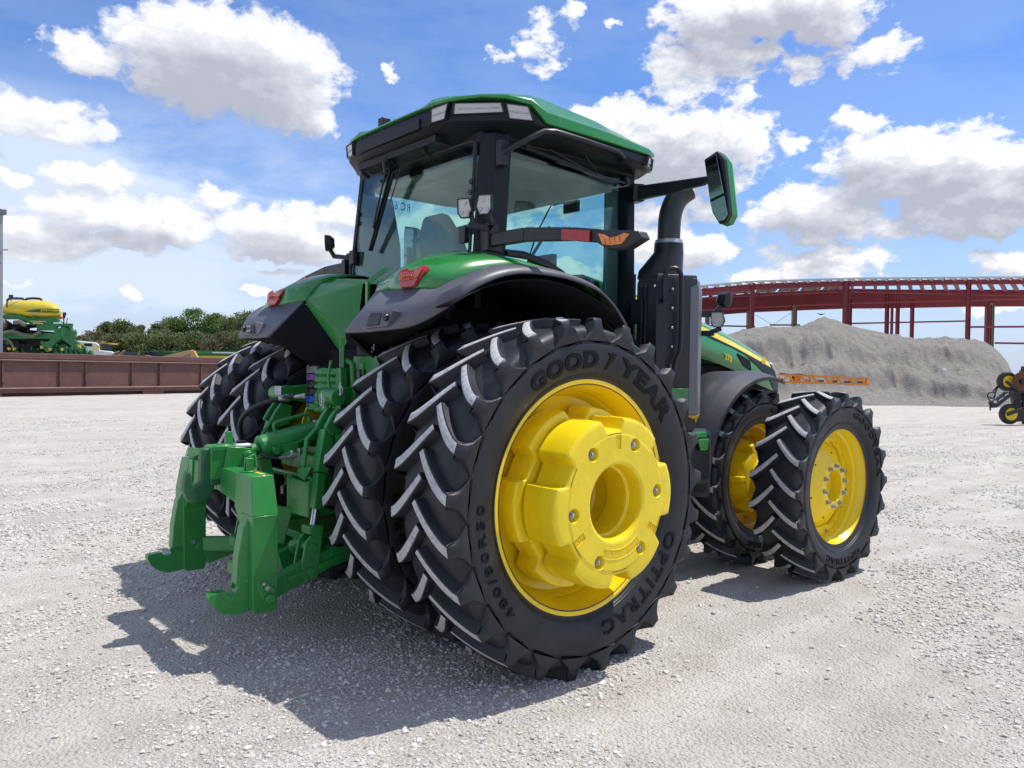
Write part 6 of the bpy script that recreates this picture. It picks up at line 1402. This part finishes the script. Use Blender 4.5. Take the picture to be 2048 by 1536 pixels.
# clouds surveyed from the photograph: px, py, half width, half height, strength
CL = [(455, 125, 230, 112, 1.25), (560, 190, 110, 70, 1.0), (380, 95, 100, 85, 1.1), (180, 110, 90, 50, .75), (60, 235, 160, 45, .7), (140, 250, 90, 40, .55),
      (185, 355, 100, 26, .8), (250, 430, 200, 42, 1.0), (330, 455, 120, 36, 1.0), (80, 480, 130, 45, .9), (560, 460, 140, 52, 1.0), (640, 500, 100, 26, .8), (250, 485, 90, 22, .7), (150, 415, 60, 32, .8),
      (1540, 12, 250, 70, 1.3), (1640, 50, 110, 42, 1.0), (1420, 110, 130, 70, .9), (1350, 170, 60, 38, .75), (1480, 185, 40, 30, .6), (1740, 110, 100, 40, .62), (1610, 130, 42, 24, .6),
      (1290, 300, 240, 92, 1.25), (1470, 270, 75, 60, .9), (1230, 250, 90, 50, 1.0), (1390, 330, 130, 60, 1.1), (1400, 500, 70, 42, .95), (1300, 470, 120, 60, .9),
      (1850, 340, 250, 80, 1.2), (1620, 420, 140, 62, 1.1), (1960, 400, 180, 80, 1.15), (1750, 300, 110, 42, 1.0), (2100, 330, 120, 70, 1.1), (1700, 460, 160, 24, .8), (1650, 525, 150, 32, .85), (1900, 450, 110, 25, .8), (2010, 530, 70, 26, .8), (1560, 545, 120, 20, .8),
      (700, 430, 110, 26, .75), (430, 400, 60, 20, .6), (30, 360, 50, 16, .5), (560, 500, 120, 20, .7), (950, 620, 60, 12, .4), (1430, 420, 50, 30, .6), (1800, 600, 120, 16, .5), (2000, 620, 90, 14, .5), (1720, 250, 60, 24, .6), (620, 235, 60, 40, .9), (1080, 90, 40, 60, .45), (1135, 30, 34, 24, .5), (1005, 115, 30, 16, .45), (1590, 285, 32, 24, .55), (1220, 46, 18, 12, .5), (775, 145, 20, 8, .5), (520, 585, 45, 12, .6), (265, 590, 30, 8, .55), (45, 570, 30, 10, .5), (580, 545, 60, 10, .4), (900, 460, 200, 40, .8), (1000, 380, 160, 60, .8), (1100, 540, 120, 20, .7)]
g = bpy.data.node_groups.new('cloud_density', 'ShaderNodeTree'); g.interface.new_socket('Vector', in_out='INPUT', socket_type='NodeSocketVector'); g.interface.new_socket('Density', in_out='OUTPUT', socket_type='NodeSocketFloat')
GN = g.nodes; GL = g.links; gi = GN.new('NodeGroupInput'); go = GN.new('NodeGroupOutput')
def vm(op, a, b=None, sc=None):
    n = GN.new('ShaderNodeVectorMath'); n.operation = op
    for i, v in enumerate((a, b)):
        if v is None: continue
        if isinstance(v, tuple): n.inputs[i].default_value = v
        else: GL.new(v, n.inputs[i])
    if sc is not None: n.inputs['Scale'].default_value = sc
    return n
nz = GN.new('ShaderNodeTexNoise'); nz.noise_dimensions = '2D'; nz.inputs['Scale'].default_value = .42; nz.inputs['Detail'].default_value = 7; nz.inputs['Roughness'].default_value = .58; GL.new(gi.outputs[0], nz.inputs['Vector'])
off_ = vm('SUBTRACT', nz.outputs['Color'], (.5, .5, .5)); off2 = vm('MULTIPLY', off_.outputs[0], (3.0, 2.2, 0)); wv = vm('ADD', gi.outputs[0], off2.outputs[0])
best = None
for (px, py, hw, hh, s) in CL:
    a0, e0 = dirae(px, py); a1, _ = dirae(px+hw, py); _, e1 = dirae(px, py-hh)
    sa = abs(a1-a0)*1.12; se = abs(e1-e0)*1.15
    d1 = vm('SUBTRACT', wv.outputs[0], (a0, e0, 0)); d2 = vm('MULTIPLY', d1.outputs[0], (1/sa, 1/se, 0)); ln = vm('DOT_PRODUCT', d2.outputs[0], d2.outputs[0])
    v = math_('MULTIPLY', math_('SUBTRACT', 1.0, ln.outputs['Value'], NN=GN, LL=GL), s, NN=GN, LL=GL)
    if best is None: best = v
    else:
        sm = GN.new('ShaderNodeMath'); sm.operation = 'SMOOTH_MAX'; GL.new(best, sm.inputs[0]); GL.new(v, sm.inputs[1]); sm.inputs[2].default_value = .18; best = sm.outputs[0]
n2 = GN.new('ShaderNodeTexNoise'); n2.noise_dimensions = '2D'; n2.inputs['Scale'].default_value = .55; n2.inputs['Detail'].default_value = 9; n2.inputs['Roughness'].default_value = .60
mp = GN.new('ShaderNodeMapping'); mp.inputs['Scale'].default_value = (.8, 1.35, 1); mp.inputs['Location'].default_value = (3, 7, 0); GL.new(gi.outputs[0], mp.inputs[0]); GL.new(mp.outputs[0], n2.inputs['Vector'])
# elsewhere in the sky, outside the surveyed part: scattered clouds from noise alone
spx = GN.new('ShaderNodeSeparateXYZ'); GL.new(gi.outputs[0], spx.inputs[0])
nb = GN.new('ShaderNodeTexNoise'); nb.noise_dimensions = '2D'; nb.inputs['Scale'].default_value = .045; nb.inputs['Detail'].default_value = 4; mp2 = GN.new('ShaderNodeMapping'); mp2.inputs['Scale'].default_value = (1, 2.2, 1); GL.new(gi.outputs[0], mp2.inputs[0]); GL.new(mp2.outputs[0], nb.inputs['Vector'])
daz = math_('ABSOLUTE', math_('ADD', spx.outputs[0], 49.5, NN=GN, LL=GL), NN=GN, LL=GL)
o1 = math_('MULTIPLY', math_('SUBTRACT', daz, 42.0, NN=GN, LL=GL), .08, clamp=True, NN=GN, LL=GL); o2_ = math_('MULTIPLY', math_('SUBTRACT', spx.outputs[1], 27.0, NN=GN, LL=GL), .08, clamp=True, NN=GN, LL=GL)
outm = math_('MAXIMUM', o1, o2_, NN=GN, LL=GL); gen = math_('MULTIPLY', math_('SUBTRACT', nb.outputs['Fac'], .50, NN=GN, LL=GL), 6.0, NN=GN, LL=GL)
gen2 = math_('ADD', math_('MULTIPLY', gen, outm, NN=GN, LL=GL), math_('MULTIPLY', math_('SUBTRACT', 1.0, outm, NN=GN, LL=GL), -1.5, NN=GN, LL=GL), NN=GN, LL=GL)
base_ = math_('MAXIMUM', best, gen2, NN=GN, LL=GL)
bc = math_('MAXIMUM', base_, -1.0, NN=GN, LL=GL)
amp = math_('MULTIPLY_ADD', math_('MULTIPLY', math_('ADD', spx.outputs[0], 62.0, NN=GN, LL=GL), .08, clamp=True, NN=GN, LL=GL), .8, 1.5, NN=GN, LL=GL)
dn = math_('MULTIPLY_ADD', math_('SUBTRACT', n2.outputs['Fac'], .5, NN=GN, LL=GL), amp, math_('ADD', bc, -.10, NN=GN, LL=GL), NN=GN, LL=GL)
GL.new(dn, go.inputs[0])
g2 = bpy.data.node_groups.new('cloud_bulk', 'ShaderNodeTree'); g2.interface.new_socket('Vector', in_out='INPUT', socket_type='NodeSocketVector'); g2.interface.new_socket('Density', in_out='OUTPUT', socket_type='NodeSocketFloat')
GN = g2.nodes; GL = g2.links; gi = GN.new('NodeGroupInput'); go = GN.new('NodeGroupOutput'); best = None
for (px, py, hw, hh, s) in [c_ for c_ in CL if c_[4] >= .95]:
    a0, e0 = dirae(px, py); a1, _ = dirae(px+hw, py); _, e1 = dirae(px, py-hh); sa = abs(a1-a0)*1.12; se = abs(e1-e0)*1.15
    d1 = vm('SUBTRACT', gi.outputs[0], (a0, e0, 0)); d2 = vm('MULTIPLY', d1.outputs[0], (1/sa, 1/se, 0)); ln = vm('DOT_PRODUCT', d2.outputs[0], d2.outputs[0])
    v = math_('MULTIPLY', math_('SUBTRACT', 1.0, ln.outputs['Value'], NN=GN, LL=GL), s, NN=GN, LL=GL)
    best = v if best is None else math_('MAXIMUM', best, v, NN=GN, LL=GL)
GL.new(best, go.inputs[0])
def bulk(vec):
    n = N.new('ShaderNodeGroup'); n.node_tree = g2; L.new(vec, n.inputs[0]); return n.outputs[0]
def dens(vec):
    n = N.new('ShaderNodeGroup'); n.node_tree = g; L.new(vec, n.inputs[0]); return n.outputs[0]
def shift(v, dx, dy):
    n = N.new('ShaderNodeVectorMath'); n.operation = 'ADD'; L.new(v, n.inputs[0]); n.inputs[1].default_value = (dx, dy, 0); return n.outputs[0]
D0 = dens(AE); D1 = dens(shift(AE, .55, .9)); D2 = bulk(shift(AE, .6, 2.2))
mask = ramp(N, L, math_('MULTIPLY_ADD', D0, .5, .5), [(.46, 0.), (.54, .32), (.64, .84), (.80, 1.)], 'EASE')
# lit by the sun from above and the right; thick parts grey below
rel = math_('SUBTRACT', D0, D1)                              # thinner towards the sun = bright rim
sh1 = math_('MULTIPLY_ADD', rel, .50, .70)
sh2 = math_('SUBTRACT', sh1, math_('MULTIPLY', math_('MAXIMUM', D2, 0.), .48)); sh3 = math_('SUBTRACT', sh2, math_('MULTIPLY', math_('MAXIMUM', math_('SUBTRACT', D0, .45), 0.), .22))
cc = ramp(N, L, sh3, [(.05, (3.2, 3.35, 3.85)), (.32, (4.1, 4.25, 4.75)), (.56, (5.1, 5.25, 5.7)), (.80, (6.7, 6.7, 6.8))])
# thin high veil
vz = N.new('ShaderNodeTexNoise'); vz.noise_dimensions = '2D'; vz.inputs['Scale'].default_value = .09; vz.inputs['Detail'].default_value = 8; vz.inputs['Roughness'].default_value = .62; vz.inputs['Distortion'].default_value = .12
mp3 = N.new('ShaderNodeMapping'); mp3.inputs['Scale'].default_value = (.7, 2.0, 1); mp3.inputs['Rotation'].default_value = (0, 0, -.25); L.new(AE, mp3.inputs[0]); L.new(mp3.outputs[0], vz.inputs['Vector'])
vl = math_('MULTIPLY', math_('ADD', az, 50), -.025, clamp=True)      # more veil on the left of the tractor
ve = math_('MULTIPLY', math_('SUBTRACT', 17.5, el), .16, clamp=True)
vmk = math_('MULTIPLY', ramp(N, L, vz.outputs['Fac'], [(.30, 0.), (.58, 1.)], 'EASE'), math_('MULTIPLY_ADD', math_('MULTIPLY', vl, ve), 1.15, .12))
hz_ = math_('POWER', math_('MULTIPLY', math_('SUBTRACT', 16.0, el), 1/16., clamp=True), 1.6)
hs_ = N.new('ShaderNodeHueSaturation'); hs_.inputs['Saturation'].default_value = 1.22; hs_.inputs['Value'].default_value = .95; L.new(sk.outputs[0], hs_.inputs['Color'])
c = mixc(N, L, 1.0, hs_.outputs[0], (1.12, .98, 1.12), 'MULTIPLY'); c = mixc(N, L, math_('MULTIPLY', hz_, .85), c, (2.5, 3.45, 5.0)); vmk = math_('ADD', vmk, math_('MULTIPLY', math_('MULTIPLY', vl, ve), .34)); c = mixc(N, L, math_('MINIMUM', vmk, .85), c, (4.9, 5.6, 6.6)); c = mixc(N, L, mask, c, cc)
L.new(c, bg.inputs[0])
SC.view_settings.view_transform = 'Standard'; SC.view_settings.look = 'None'; SC.view_settings.exposure = .34; SC.view_settings.gamma = 1
SC.cycles.max_bounces = 8; SC.cycles.transparent_max_bounces = 16
